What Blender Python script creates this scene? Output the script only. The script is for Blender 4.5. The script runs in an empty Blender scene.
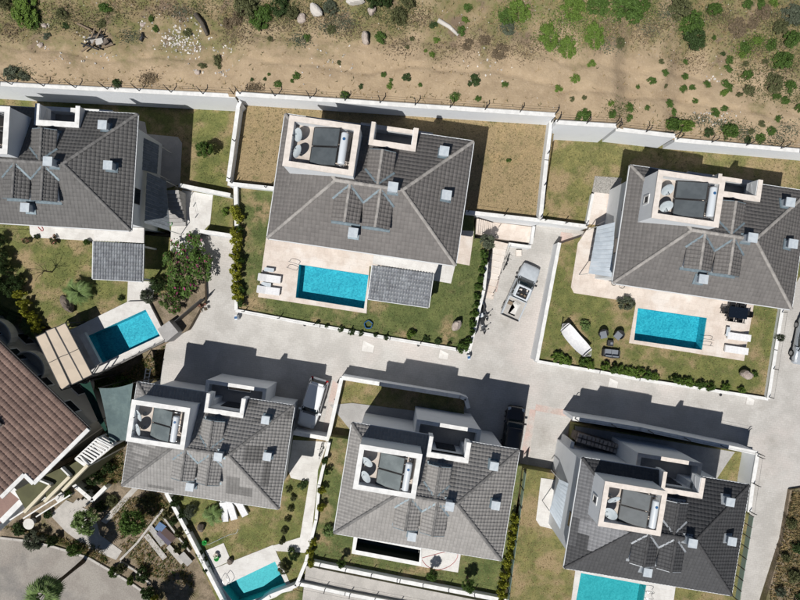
import bpy, math, random
import numpy as np
from mathutils import Vector, Matrix
from mathutils.geometry import tessellate_polygon

SC = bpy.context.scene
COL = SC.collection
R = math.radians
random.seed(7)

# ------------------------------------------------------------------ camera, sky, sun, exposure
FPX, CAM_H = 563.0, 53.0                      # drone lens (focal length for an 800 px wide frame), flying height
cam_d = bpy.data.cameras.new('drone_camera')
cam_d.sensor_width = 36.0
cam_d.lens = 36.0 * FPX / 800.0
cam_d.clip_end = 2000.0
cam = bpy.data.objects.new('drone_camera', cam_d)
cam.location = (0, 0, CAM_H)
COL.objects.link(cam)
SC.camera = cam

SUN_V = Vector((0.322, 0.468, -1.0)).normalized()     # the way the light travels
SUN_EL = math.asin(-SUN_V.z)
world = bpy.data.worlds.new('World')
SC.world = world
world.use_nodes = True
wn = world.node_tree.nodes
sky = wn.new('ShaderNodeTexSky')
sky.sky_type = 'NISHITA'
sky.sun_disc = False
sky.sun_elevation = SUN_EL
sky.sun_rotation = math.atan2(-SUN_V.x, -SUN_V.y)
sky.altitude = 3000
sky.dust_density = .2
world.node_tree.links.new(sky.outputs[0], wn['Background'].inputs[0])
wn['Background'].inputs[1].default_value = 0.05
sun_d = bpy.data.lights.new('sun', 'SUN')
sun_d.energy = 5.0
sun_d.angle = R(0.5)
sun_d.color = (1.0, 0.965, 0.91)
sun = bpy.data.objects.new('sun', sun_d)
sun.rotation_euler = SUN_V.to_track_quat('-Z', 'Y').to_euler()
sun.location = (-20, -30, 70)
COL.objects.link(sun)
SC.view_settings.view_transform = 'Standard'
SC.view_settings.look = 'None'
SC.view_settings.gamma = 1
SC.view_settings.exposure = -0.22
SC.cycles.max_bounces = 6
SC.cycles.diffuse_bounces = 2
SC.cycles.transparent_max_bounces = 12

# ------------------------------------------------------------------ survey: plan position (photo grid) at a known height -> metres
def at(px, py, z=0.0):
    d = CAM_H - z
    return Vector(((px - 400.0) / FPX * d, (300.0 - py) / FPX * d, z))

def road_z(x, y):
    return 0.02 * x + 0.04 * y - 0.1

def at_road(px, py, up=0.0):
    z = 0.0
    for _ in range(6):
        p = at(px, py, z)
        z = road_z(p.x, p.y) + up
    return at(px, py, z)

# ------------------------------------------------------------------ mesh helpers
class MB:
    def __init__(s):
        s.v = []; s.f = []
    def add(s, vs, fs):
        n = len(s.v)
        s.v += [tuple(v) for v in vs]
        s.f += [tuple(i + n for i in f) for f in fs]
        return s
    def box(s, x0, x1, y0, y1, z0, z1, m=None):
        vs = [Vector(p) for p in ((x0,y0,z0),(x1,y0,z0),(x1,y1,z0),(x0,y1,z0),(x0,y0,z1),(x1,y0,z1),(x1,y1,z1),(x0,y1,z1))]
        if m is not None: vs = [m @ v for v in vs]
        return s.add(vs, [(3,2,1,0),(4,5,6,7),(0,1,5,4),(1,2,6,5),(2,3,7,6),(3,0,4,7)])
    def prism(s, pts, z0, z1):
        """plan polygon; z0 / z1 are numbers or functions of (x, y)"""
        P = [(p[0], p[1]) for p in pts]
        area = sum(P[i][0]*P[(i+1) % len(P)][1] - P[(i+1) % len(P)][0]*P[i][1] for i in range(len(P)))
        if area < 0: P.reverse()
        n = len(P)
        a = z0 if callable(z0) else (lambda x, y: z0)
        b = z1 if callable(z1) else (lambda x, y: z1)
        tri = tessellate_polygon([[Vector((x, y, 0)) for x, y in P]])
        vs = [(x, y, a(x, y)) for x, y in P] + [(x, y, b(x, y)) for x, y in P]
        fs = [(i, (i+1) % n, n + (i+1) % n, n + i) for i in range(n)]
        for t in tri:
            t = list(t)
            ar = (P[t[1]][0]-P[t[0]][0])*(P[t[2]][1]-P[t[0]][1]) - (P[t[2]][0]-P[t[0]][0])*(P[t[1]][1]-P[t[0]][1])
            if ar < 0: t.reverse()
            fs.append(tuple(n + i for i in t)); fs.append((t[2], t[1], t[0]))
        return s.add(vs, fs)
    def slab_hole(s, outer, hole, z0, z1):
        O = [Vector((p[0], p[1], 0)) for p in outer]; H = [Vector((p[0], p[1], 0)) for p in hole]
        A = O + H; n = len(A)
        vs = [(p.x, p.y, z0) for p in A] + [(p.x, p.y, z1) for p in A]
        fs = []
        for t in tessellate_polygon([O, H]):
            t = list(t)
            ar = (A[t[1]].x-A[t[0]].x)*(A[t[2]].y-A[t[0]].y) - (A[t[2]].x-A[t[0]].x)*(A[t[1]].y-A[t[0]].y)
            if ar < 0: t.reverse()
            fs.append(tuple(n + i for i in t)); fs.append((t[2], t[1], t[0]))
        for lo, hi in ((0, len(O)), (len(O), n)):
            k = hi - lo
            for i in range(k):
                a, b = lo + i, lo + (i+1) % k
                fs.append((a, b, n + b, n + a))
        return s.add(vs, fs)
    def bar(s, p, q, w, h=None, up=(0, 0, 1)):
        p = Vector(p); q = Vector(q); h = h or w
        d = (q - p)
        if d.length < 1e-6: return s
        d.normalize(); u = Vector(up)
        if abs(d.dot(u)) > .98: u = Vector((1, 0, 0))
        sd = d.cross(u).normalized() * w / 2; uu = sd.cross(d).normalized() * h / 2
        vs = [p-sd-uu, p+sd-uu, p+sd+uu, p-sd+uu, q-sd-uu, q+sd-uu, q+sd+uu, q-sd+uu]
        return s.add(vs, [(3,2,1,0),(4,5,6,7),(0,1,5,4),(1,2,6,5),(2,3,7,6),(3,0,4,7)])
    def tube(s, pts, r, n=8, cap=True):
        pts = [Vector(p) for p in pts]; rr = r if isinstance(r, (list, tuple)) else [r] * len(pts)
        vs = []; fs = []
        for i, p in enumerate(pts):
            d = (pts[min(i+1, len(pts)-1)] - pts[max(i-1, 0)]).normalized()
            a = Vector((0, 0, 1)) if abs(d.z) < .95 else Vector((1, 0, 0))
            u = d.cross(a).normalized(); w = u.cross(d)
            for k in range(n):
                t = 2*math.pi*k/n
                vs.append(p + (u*math.cos(t) + w*math.sin(t)) * rr[i])
        for i in range(len(pts)-1):
            for k in range(n):
                fs.append((i*n+k, i*n+(k+1) % n, (i+1)*n+(k+1) % n, (i+1)*n+k))
        if cap:
            fs.append(tuple(reversed(range(n)))); fs.append(tuple((len(pts)-1)*n + k for k in range(n)))
        return s.add(vs, fs)
    def lathe(s, prof, n=16, c=(0, 0, 0)):
        vs = []; fs = []
        for r, z in prof:
            for k in range(n):
                t = 2*math.pi*k/n
                vs.append((c[0]+r*math.cos(t), c[1]+r*math.sin(t), c[2]+z))
        for i in range(len(prof)-1):
            for k in range(n):
                fs.append((i*n+k, i*n+(k+1) % n, (i+1)*n+(k+1) % n, (i+1)*n+k))
        fs.append(tuple(reversed(range(n)))); fs.append(tuple((len(prof)-1)*n+k for k in range(n)))
        return s.add(vs, fs)
    def loft(s, secs, cap=True):
        n = len(secs[0]); vs = [p for sec in secs for p in sec]; fs = []
        for i in range(len(secs)-1):
            for k in range(n):
                fs.append((i*n+k, i*n+(k+1) % n, (i+1)*n+(k+1) % n, (i+1)*n+k))
        if cap:
            fs.append(tuple(reversed(range(n)))); fs.append(tuple((len(secs)-1)*n+k for k in range(n)))
        return s.add(vs, fs)
    def mesh(s, name, m, smooth=False, off=None):
        me = bpy.data.meshes.new(name)
        vs = s.v if off is None else [(v[0]-off[0], v[1]-off[1], v[2]-off[2]) for v in s.v]
        me.from_pydata(vs, [], s.f)
        me.materials.append(m)
        if smooth: me.polygons.foreach_set('use_smooth', [True]*len(me.polygons))
        me.update()
        return me

def link(name, me, parent=None):
    o = bpy.data.objects.new(name, me)
    COL.objects.link(o)
    if parent is not None: o.parent = parent
    return o

def part(name, mb, m, parent, smooth=False, kind=None):
    o = link(name, mb.mesh(name, m, smooth), parent)
    if kind: o['kind'] = kind
    return o

def wpart(name, mb, m, parent, smooth=False, kind=None):
    """a part whose mesh was laid out in metres of the site; the parent stands at .location without rotation"""
    l = Vector((0, 0, 0)); q = parent
    while q is not None: l += q.location; q = q.parent
    o = link(name, mb.mesh(name, m, smooth, l), parent)
    if kind: o['kind'] = kind
    return o

def tag(o, label, cat, group=None):
    o['label'] = label; o['category'] = cat
    if group: o['group'] = group
    return o

def thing(name, label, cat, loc=(0, 0, 0), rz=0.0, group=None, sc=1.0):
    o = bpy.data.objects.new(name, None); COL.objects.link(o)
    o.empty_display_size = .3
    o.location = loc; o.rotation_euler = (0, 0, rz); o.scale = (sc, sc, sc)
    return tag(o, label, cat, group)

def solo(name, mb, m, label, cat, group=None, smooth=False):
    """a thing of one mesh laid out in site metres: origin moved to its base"""
    v = np.array(mb.v); c = ((v[:, 0].min()+v[:, 0].max())/2, (v[:, 1].min()+v[:, 1].max())/2, v[:, 2].min())
    o = link(name, mb.mesh(name, m, smooth, c)); o.location = c
    return tag(o, label, cat, group)

def struct(name, mb, m, label, cat, parent=None, smooth=False):
    o = link(name, mb.mesh(name, m, smooth), parent)
    o['kind'] = 'structure'; o['label'] = label; o['category'] = cat
    return o

# ------------------------------------------------------------------ materials
MATS = {}
def mat(name, c1, c2=None, scale=3.0, rough=.85, bump=0.0, bscale=30.0, c3=None, scale3=.4, lo=.4, hi=.6, lo3=.5, hi3=.62,
        spec=.3, metal=0.0, island=0.0, attr=None, fine=0.0, fscale=60.0, emit=None, trans=0.0, coat=0.0, c4=None, scale4=.35, lo4=.58, hi4=.78, joint=None):
    if name in MATS: return MATS[name]
    m = bpy.data.materials.new(name); m.use_nodes = True
    nt = m.node_tree; N = nt.nodes; L = nt.links
    b = N['Principled BSDF']
    b.inputs['Roughness'].default_value = rough
    b.inputs['Specular IOR Level'].default_value = spec
    b.inputs['Metallic'].default_value = metal
    b.inputs['Coat Weight'].default_value = coat
    tc = N.new('ShaderNodeTexCoord'); co = tc.outputs['Object']
    def noise(sc, det=5, rg=.6):
        n = N.new('ShaderNodeTexNoise'); n.inputs['Scale'].default_value = sc
        n.inputs['Detail'].default_value = det; n.inputs['Roughness'].default_value = rg
        L.new(co, n.inputs['Vector']); return n.outputs['Fac']
    def ramp(f, a, z):
        r = N.new('ShaderNodeMapRange'); r.inputs[1].default_value = a; r.inputs[2].default_value = z
        r.interpolation_type = 'SMOOTHSTEP'; L.new(f, r.inputs[0]); return r.outputs[0]
    def mix(f, a, c, mode='MIX'):
        x = N.new('ShaderNodeMix'); x.data_type = 'RGBA'; x.blend_type = mode
        if isinstance(f, float): x.inputs[0].default_value = f
        else: L.new(f, x.inputs[0])
        for s, k in ((a, 6), (c, 7)):
            if isinstance(s, tuple): x.inputs[k].default_value = (*s, 1)
            else: L.new(s, x.inputs[k])
        return x.outputs[2]
    col = tuple(c1)
    if c2 is not None: col = mix(ramp(noise(scale), lo, hi), tuple(c1), tuple(c2))
    if c3 is not None: col = mix(ramp(noise(scale3, 4), lo3, hi3), col, tuple(c3))
    if c4 is not None: col = mix(ramp(noise(scale4, 7, .68), lo4, hi4), col, tuple(c4))
    if joint:
        mp = N.new('ShaderNodeMapping'); mp.inputs['Rotation'].default_value = (0, 0, R(8.5)); L.new(co, mp.inputs[0])
        bk = N.new('ShaderNodeTexBrick'); L.new(mp.outputs[0], bk.inputs['Vector'])
        bk.inputs['Color1'].default_value = (1, 1, 1, 1); bk.inputs['Color2'].default_value = (.95, .95, .95, 1); bk.inputs['Mortar'].default_value = (.89, .885, .87, 1)
        bk.inputs['Scale'].default_value = 1.0; bk.inputs['Brick Width'].default_value = joint; bk.inputs['Row Height'].default_value = joint*.5; bk.inputs['Mortar Size'].default_value = .018; bk.offset = .5
        col = mix(1.0, col, bk.outputs['Color'], 'MULTIPLY')
    if fine:
        v = ramp(noise(fscale, 3, .7), .25, .75)
        r = N.new('ShaderNodeMapRange'); L.new(v, r.inputs[0]); r.inputs[3].default_value = 1-fine; r.inputs[4].default_value = 1+fine
        cc = N.new('ShaderNodeCombineColor')
        for i in range(3): L.new(r.outputs[0], cc.inputs[i])
        col = mix(1.0, col, cc.outputs[0], 'MULTIPLY')
    if island:
        g = N.new('ShaderNodeNewGeometry'); r = N.new('ShaderNodeMapRange'); L.new(g.outputs['Random Per Island'], r.inputs[0])
        r.inputs[3].default_value = 1-island; r.inputs[4].default_value = 1+island
        cc = N.new('ShaderNodeCombineColor')
        for i in range(3): L.new(r.outputs[0], cc.inputs[i])
        col = mix(1.0, col, cc.outputs[0], 'MULTIPLY')
    if attr:
        a = N.new('ShaderNodeAttribute'); a.attribute_name = attr
        col = mix(1.0, col, a.outputs['Color'], 'MULTIPLY')
    if isinstance(col, tuple): b.inputs['Base Color'].default_value = (*col, 1)
    else: L.new(col, b.inputs['Base Color'])
    if bump:
        bp = N.new('ShaderNodeBump'); bp.inputs['Strength'].default_value = bump; bp.inputs['Distance'].default_value = .05
        L.new(noise(bscale, 4, .65), bp.inputs['Height']); L.new(bp.outputs[0], b.inputs['Normal'])
    if trans:
        t = N.new('ShaderNodeBsdfTranslucent')
        if isinstance(col, tuple): t.inputs[0].default_value = (*col, 1)
        else: L.new(col, t.inputs[0])
        ms = N.new('ShaderNodeMixShader'); ms.inputs[0].default_value = trans
        L.new(b.outputs[0], ms.inputs[1]); L.new(t.outputs[0], ms.inputs[2]); L.new(ms.outputs[0], N['Material Output'].inputs[0])
    MATS[name] = m
    return m

M_white = mat('white_wall_paint', (.84, .865, .89), (.76, .785, .81), scale=.9, rough=.9, bump=.15, bscale=25, lo=.45, hi=.8, c4=(.55,.53,.49), scale4=1.3, lo4=.6, hi4=.82)
M_house = mat('house_render', (.80, .825, .85), (.73, .755, .78), scale=.7, rough=.9, bump=.1, bscale=30, lo=.4, hi=.8)
M_retain = mat('retaining_wall_paint', (.86, .89, .93), (.77, .80, .84), scale=.8, rough=.9, bump=.3, bscale=14, lo=.5, hi=.85, c3=(.78, .79, .79), scale3=.25, lo3=.58, hi3=.8, c4=(.58,.565,.53), scale4=1.1, lo4=.64, hi4=.8)
M_coping = mat('stone_coping', (.76, .695, .64), (.67, .61, .555), scale=2.5, rough=.8, fine=.06, c4=(.52,.47,.42), scale4=1.5, lo4=.6, hi4=.82)
M_cwhite = mat('white_coping', (.80, .80, .79), (.70, .70, .69), scale=2.0, rough=.8, c4=(.52,.50,.46), scale4=1.6, lo4=.58, hi4=.8)
M_tower_floor = mat('terrace_tile', (.60, .535, .48), (.50, .44, .39), scale=1.6, rough=.8, fine=.1)
M_road = mat('road_pavers', (.525, .508, .485), (.455, .438, .415), scale=.5, rough=.9, fine=.09, fscale=10, c4=(.36, .338, .31), scale4=.28, lo4=.54, hi4=.8, joint=.42, c3=(.555, .515, .488), scale3=.11, lo3=.50, hi3=.68, bump=.25, bscale=12)
M_lower_road = mat('lower_road_surface', (.335, .31, .28), (.285, .26, .235), scale=.5, rough=.95, fine=.16, fscale=7, c3=(.21, .20, .188), scale3=.15, lo3=.52, hi3=.66)
M_pink = mat('pink_pavers', (.55, .42, .38), (.49, .40, .36), scale=.9, rough=.9, fine=.14, fscale=8, c3=(.50, .46, .43), scale3=.5, lo3=.45, hi3=.6)
M_deck = mat('travertine', (.70, .62, .555), (.63, .545, .48), scale=1.3, rough=.75, fine=.08, fscale=14, c3=(.73, .67, .62), scale3=.35, joint=1.2, c4=(.52,.45,.39), scale4=.6, lo4=.6, hi4=.85)
M_deckw = mat('white_marble', (.70, .685, .66), (.62, .60, .575), scale=1.1, rough=.8, fine=.07, fscale=14, joint=1.2, c4=(.50,.48,.45), scale4=.5, lo4=.6, hi4=.85)
M_slab = mat('concrete_slab', (.50, .475, .445), (.43, .41, .385), scale=1.1, rough=.9, fine=.1, fscale=12)
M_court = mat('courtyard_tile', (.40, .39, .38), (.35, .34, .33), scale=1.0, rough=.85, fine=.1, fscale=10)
M_gravel = mat('gravel_bed', (.42, .40, .37), (.26, .25, .23), scale=9, rough=.95, fine=.3, fscale=14, bump=.8, bscale=16)
def lawn_mat(name, g, dry_lo, dry_hi):
    return mat(name, g, (g[0]*1.6, g[1]*1.42, g[2]*1.5), scale=1.1, rough=.95, c3=(.33, .25, .14), scale3=.42, c4=(g[0]*.62, g[1]*.74, g[2]*.6), scale4=.8, lo4=.56, hi4=.74, lo3=dry_lo, hi3=dry_hi, fine=.32, fscale=11, bump=.9, bscale=22, lo=.35, hi=.7)
M_lawn_dry = lawn_mat('dry_lawn', (.155, .158, .058), .42, .63)
M_lawn_very = lawn_mat('parched_lawn', (.25, .205, .105), .36, .58)
M_lawn_mid = lawn_mat('patchy_lawn', (.125, .142, .046), .46, .67)
M_lawn_grn = lawn_mat('green_lawn', (.094, .12, .04), .47, .68)
M_soil = mat('garden_soil', (.27, .215, .155), (.18, .145, .10), scale=.9, rough=.95, fine=.3, fscale=9, bump=.8, bscale=12, c3=(.145, .13, .062), scale3=.3, lo3=.5, hi3=.66)
def hill_mat():
    """bare tan track along the wall, matted olive and green cover further up the slope and to the right"""
    m = bpy.data.materials.new('hillside_earth'); m.use_nodes = True
    nt = m.node_tree; N = nt.nodes; L = nt.links; b = N['Principled BSDF']; b.inputs['Roughness'].default_value = .95; b.inputs['Specular IOR Level'].default_value = .15
    tc = N.new('ShaderNodeTexCoord'); sp = N.new('ShaderNodeSeparateXYZ'); L.new(tc.outputs['Object'], sp.inputs[0])
    def noise(sc, det=6, rg=.65):
        n = N.new('ShaderNodeTexNoise'); n.inputs['Scale'].default_value = sc; n.inputs['Detail'].default_value = det; n.inputs['Roughness'].default_value = rg
        L.new(tc.outputs['Object'], n.inputs['Vector']); return n.outputs['Fac']
    def rng(f, a, z, lo=0.0, hi=1.0):
        r = N.new('ShaderNodeMapRange'); r.interpolation_type = 'SMOOTHSTEP'; L.new(f, r.inputs[0])
        for k, v in ((1, a), (2, z), (3, lo), (4, hi)): r.inputs[k].default_value = v
        return r.outputs[0]
    def add(a, c):
        x = N.new('ShaderNodeMath'); x.operation = 'ADD'; L.new(a, x.inputs[0]); L.new(c, x.inputs[1]); return x.outputs[0]
    def mix(f, a, c):
        x = N.new('ShaderNodeMix'); x.data_type = 'RGBA'; L.new(f, x.inputs[0])
        for q, k in ((a, 6), (c, 7)):
            if isinstance(q, tuple): x.inputs[k].default_value = (*q, 1)
            else: L.new(q, x.inputs[k])
        return x.outputs[2]
    earth = mix(rng(noise(.55), .35, .68), (.455, .35, .232), (.36, .272, .178))
    earth = mix(rng(noise(4.5, 5, .75), .5, .8), earth, (.54, .43, .31))
    earth = mix(rng(noise(6.0, 5, .75), .56, .8), earth, (.25, .185, .115))
    up = add(rng(sp.outputs[1], 17.6, 23.5, 0, .34), rng(sp.outputs[0], 22, 38, 0, .2))
    veg = add(noise(.3, 8, .7), up)
    cover = mix(rng(noise(1.1), .38, .62), (.26, .205, .115), (.17, .17, .07))
    cover = mix(rng(noise(.45, 4), .52, .66), cover, (.20, .15, .105))
    col = mix(rng(veg, .60, .92), earth, cover)
    L.new(col, b.inputs['Base Color'])
    bp = N.new('ShaderNodeBump'); bp.inputs['Strength'].default_value = .9; bp.inputs['Distance'].default_value = .06
    L.new(noise(6, 6, .7), bp.inputs['Height']); L.new(bp.outputs[0], b.inputs['Normal'])
    return m
M_hill = hill_mat()
M_tile = {}
for k, c in (('0', (.15, .146, .143)), ('1', (.185, .173, .166)), ('3', (.175, .165, .159)), ('4', (.315, .306, .297)), ('5', (.32, .308, .296)), ('6', (.078, .079, .083))):
    M_tile[k] = mat('roof_tile_'+k, c, (c[0]*.9, c[1]*.9, c[2]*.9), scale=.5, rough=.75, attr='tint', lo=.35, hi=.7, fine=.06, fscale=20, c4=(c[0]*1.3, c[1]*1.28, c[2]*1.24), scale4=.9, lo4=.6, hi4=.85)
M_capl = mat('ridge_cap_pale', (.36, .34, .32), (.29, .275, .26), scale=3, rough=.85, island=.15)
M_capd = mat('ridge_cap_grey', (.20, .195, .19), (.15, .147, .145), scale=3, rough=.85, island=.15)
M_caps = mat('ridge_cap_slate', (.075, .075, .078), (.06, .06, .063), scale=3, rough=.8, island=.15)
M_flash = mat('zinc_flashing', (.20, .255, .29), (.16, .205, .235), scale=3, rough=.5, metal=.2)
M_flashl = mat('pale_flashing', (.36, .385, .41), (.29, .31, .335), scale=3, rough=.5, metal=.2)
M_vent = mat('painted_vent_metal', (.54, .59, .63), (.46, .51, .56), scale=3, rough=.55)
M_glass = mat('dark_window_glass', (.02, .025, .03), rough=.08, spec=.6)
M_frame = mat('dark_metal', (.035, .036, .038), rough=.5)
M_steel = mat('stainless_steel', (.55, .56, .57), rough=.25, metal=.9)
M_panel = mat('solar_collector_glass', (.075, .088, .097), (.095, .11, .12), scale=1.2, rough=.5, spec=.3, fine=.08)
M_panelo = mat('weathered_collector_glass', (.17, .20, .205), (.12, .145, .15), scale=.9, rough=.4, spec=.5, fine=.08)
M_tank = mat('white_enamel', (.64, .68, .72), rough=.35, spec=.4)
M_dish = mat('dish_paint', (.50, .55, .58), (.43, .48, .51), scale=3, rough=.6)
M_fascia = mat('gutter_white', (.66, .68, .70), rough=.6)
M_cloth = mat('white_cushion', (.78, .78, .79), (.70, .70, .72), scale=5, rough=.95)
M_black = mat('black_plastic', (.014, .015, .018), rough=.5)
M_darkg = mat('charcoal_wicker', (.055, .055, .058), (.035, .035, .037), scale=20, rough=.85)
M_cush = mat('grey_cushion', (.20, .22, .25), rough=.95)
M_tabglass = mat('dark_table_glass', (.008, .012, .02), rough=.15, spec=.5)
M_wood = mat('weathered_wood', (.26, .20, .14), (.18, .14, .10), scale=8, rough=.9)
M_rock = mat('pale_rock', (.50, .43, .38), (.36, .30, .265), scale=2.2, rough=.95, bump=.8, bscale=7, fine=.15)
M_rockd = mat('brown_rock', (.20, .165, .135), (.12, .10, .085), scale=2.5, rough=.95, bump=.8, bscale=7, fine=.15)
M_canvas = mat('beige_awning_canvas', (.58, .49, .39), (.53, .45, .36), scale=1.2, rough=.95)
M_sail = mat('grey_green_shade_net', (.135, .185, .185), (.11, .155, .16), scale=.8, rough=.95, fine=.1, fscale=4)
M_netg = mat('dark_green_net', (.015, .055, .04), (.01, .04, .03), scale=1.5, rough=.95)
M_poly = mat('corrugated_sheet', (.56, .62, .68), (.48, .54, .60), scale=1.2, rough=.5)
M_shingle = mat('blue_grey_shingle', (.22, .245, .27), (.17, .19, .21), scale=3, rough=.85, island=.15)
M_pergtile = mat('glazed_grey_tile', (.20, .215, .235), (.16, .17, .19), scale=2, rough=.4, attr='tint', spec=.5)
M_brown = mat('brown_roof_tile', (.30, .208, .172), (.245, .17, .142), scale=.8, rough=.85, attr='tint', fine=.12, fscale=10)
M_brownc = mat('brown_ridge', (.19, .15, .13), rough=.9, island=.15)
M_olive = mat('olive_terrace_coating', (.105, .105, .052), (.085, .085, .043), scale=1.0, rough=.8)
M_cream = mat('cream_parapet', (.66, .60, .46), rough=.85)
M_creamw = mat('cream_facade', (.60, .57, .51), (.53, .505, .45), scale=.6, rough=.9)
M_glassb = mat('greenish_fence_glass', (.22, .30, .27), rough=.2, spec=.5)
M_hose = mat('blue_hose', (.02, .10, .25), rough=.5)
M_redhose = mat('red_hose', (.45, .05, .06), rough=.5)
M_terra = mat('terracotta_pot', (.33, .13, .08), rough=.9)
M_greenp = mat('green_plastic', (.03, .36, .07), rough=.45)
M_net = mat('dark_wire', (.05, .05, .05), rough=.6)
def leaf_mat(name, c, isl=.45, tr=.25):
    return mat(name, c, island=isl, rough=.6, spec=.25, trans=tr)
LEAF = {
    'green': leaf_mat('leaf_mid_green', (.085, .150, .032)),
    'dark': leaf_mat('leaf_dark_green', (.052, .088, .028)),
    'bright': leaf_mat('leaf_bright_green', (.135, .215, .04)),
    'yellow': leaf_mat('leaf_yellow_green', (.33, .34, .045)),
    'olive': leaf_mat('leaf_olive', (.125, .135, .06)),
    'grey': leaf_mat('leaf_grey_green', (.115, .135, .09)),
    'brown': leaf_mat('leaf_dry_brown', (.20, .155, .10)),
    'pale': leaf_mat('leaf_pale_green', (.18, .26, .09)),
}
M_flower = leaf_mat('magenta_bract', (.42, .05, .20))
M_rose = leaf_mat('pale_rose_petal', (.65, .30, .24))
M_bark = mat('bark', (.12, .09, .065), (.08, .06, .045), scale=8, rough=.95)
M_straw = mat('dry_grass_blade', (.36, .27, .135), island=.5, rough=.9)
M_rubble = mat('broken_stone', (.56, .53, .49), island=.45, rough=.95)

def water_mat():
    m = bpy.data.materials.new('pool_water'); m.use_nodes = True
    nt = m.node_tree; N = nt.nodes; L = nt.links
    N.remove(N['Principled BSDF'])
    tr = N.new('ShaderNodeBsdfTransparent'); tr.inputs[0].default_value = (.56, .90, .95, 1)
    gl = N.new('ShaderNodeBsdfGlossy'); gl.inputs['Roughness'].default_value = .0
    fr = N.new('ShaderNodeFresnel'); fr.inputs[0].default_value = 1.33
    tc = N.new('ShaderNodeTexCoord')
    n = N.new('ShaderNodeTexNoise'); n.inputs['Scale'].default_value = 3.2; n.inputs['Detail'].default_value = 3
    L.new(tc.outputs['Object'], n.inputs['Vector'])
    bp = N.new('ShaderNodeBump'); bp.inputs['Strength'].default_value = .04; bp.inputs['Distance'].default_value = .03
    L.new(n.outputs['Fac'], bp.inputs['Height']); L.new(bp.outputs[0], gl.inputs['Normal']); L.new(bp.outputs[0], fr.inputs['Normal'])
    mx = N.new('ShaderNodeMixShader'); L.new(fr.outputs[0], mx.inputs[0]); L.new(tr.outputs[0], mx.inputs[1]); L.new(gl.outputs[0], mx.inputs[2])
    L.new(mx.outputs[0], N['Material Output'].inputs[0])
    return m
M_water = water_mat()
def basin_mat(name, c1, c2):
    """mosaic tile of the pool shell: uneven blue tiles with caustic speckle painted in"""
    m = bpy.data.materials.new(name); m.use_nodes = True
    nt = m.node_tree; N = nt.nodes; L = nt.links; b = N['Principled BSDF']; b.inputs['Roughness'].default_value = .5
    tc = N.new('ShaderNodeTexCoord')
    v = N.new('ShaderNodeTexVoronoi'); v.inputs['Scale'].default_value = 9.0; L.new(tc.outputs['Object'], v.inputs['Vector'])  # cell brightness stands in for rippling light on the tiles
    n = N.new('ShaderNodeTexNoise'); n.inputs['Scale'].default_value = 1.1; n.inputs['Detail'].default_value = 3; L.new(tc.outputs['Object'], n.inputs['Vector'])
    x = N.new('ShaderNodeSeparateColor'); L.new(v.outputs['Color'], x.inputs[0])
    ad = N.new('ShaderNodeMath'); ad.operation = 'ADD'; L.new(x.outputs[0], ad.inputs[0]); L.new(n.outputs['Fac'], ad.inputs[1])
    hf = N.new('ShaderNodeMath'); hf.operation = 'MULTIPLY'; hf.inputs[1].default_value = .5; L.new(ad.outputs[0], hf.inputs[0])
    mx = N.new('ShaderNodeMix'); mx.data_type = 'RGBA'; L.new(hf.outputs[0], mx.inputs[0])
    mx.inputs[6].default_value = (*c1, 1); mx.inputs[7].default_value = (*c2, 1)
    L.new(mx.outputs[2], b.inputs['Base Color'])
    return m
M_basin = basin_mat('blue_pool_mosaic_caustics', (.005, .225, .33), (.15, .66, .73))
M_basin2 = basin_mat('teal_pool_mosaic_caustics', (.03, .30, .32), (.16, .56, .56))

# ------------------------------------------------------------------ the land
def W(pts, z): return [at(p[0], p[1], z) for p in pts]
Z1, Z3, Z0, Z5, Z6, Z4 = 3.4, 1.1, .2, 1.5, 1.0, -.7       # garden levels of the six villas
ZL = -3.6                                                     # lower gardens in the corner

struct('ground', MB().box(-400, 400, -400, 400, -6.5, -6.0), M_soil, 'bare dry earth under and around the whole estate', 'ground')

WALLTOP = [(-90, 3.8), (150, 3.9), (225, 4.1), (245, 5.5), (400, 5.6), (560, 5.8), (612, 5.9), (630, 4.9), (668, 4.7), (690, 3.8), (900, 3.7)]
WALLY = [(-90, 77.5), (0, 83), (235, 95), (236, 93), (555, 114), (556, 121.5), (616, 125), (675, 137), (800, 150), (900, 159)]
def lerp(tab, x):
    return float(np.interp(x, [t[0] for t in tab], [t[1] for t in tab]))
def hill_z(x, y):
    px = 400 + x * FPX / 47.5
    zt = lerp(WALLTOP, px)
    yw = (300 - lerp(WALLY, px)) / FPX * (CAM_H - zt)
    d = max(0, y - yw)
    b = .16*math.sin(x*.9+y*.5)*math.cos(y*.8-x*.3) + .1*math.sin(x*2.1-y*1.7) + .05*math.sin(3.9*x+2.7*y)*math.cos(4.3*y)
    bank = .75 / (1 + math.exp(-(d-8.2)*1.6))
    w = .35*math.sin(x*.31) + .2*math.sin(x*.83+1)
    rut = .14*math.exp(-((d-3.0-w)/.22)**2) + .10*math.exp(-((d-5.2-w)/.25)**2)
    return zt - .22 + .035*d + b*min(1, d/3) + bank - rut
def at_hill(px, py, up=0):
    z = 5.5
    for _ in range(5):
        p = at(px, py, z); z = hill_z(p.x, p.y) + up
    return at(px, py, z)
hm = MB(); nx, ny = 230, 110
xs = np.concatenate([[-300, -150, -80], np.linspace(-46, 46, nx), [80, 150, 300]])
for j in range(ny + 2):
    for x in xs:
        px = 400 + max(-60, min(60, x)) * FPX / 47.5
        zt = lerp(WALLTOP, px); yw = (300 - lerp(WALLY, px)) / FPX * (CAM_H - zt)
        y = yw - .12 + (j / (ny-1))**1.15 * 22 if j < ny else (80 if j == ny else 300)
        hm.v.append((x, y, hill_z(max(-60, min(60, x)), min(y, 60))))
K = len(xs)
for j in range(ny + 1):
    for i in range(K - 1):
        hm.f.append((j*K+i, j*K+i+1, (j+1)*K+i+1, (j+1)*K+i))
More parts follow.
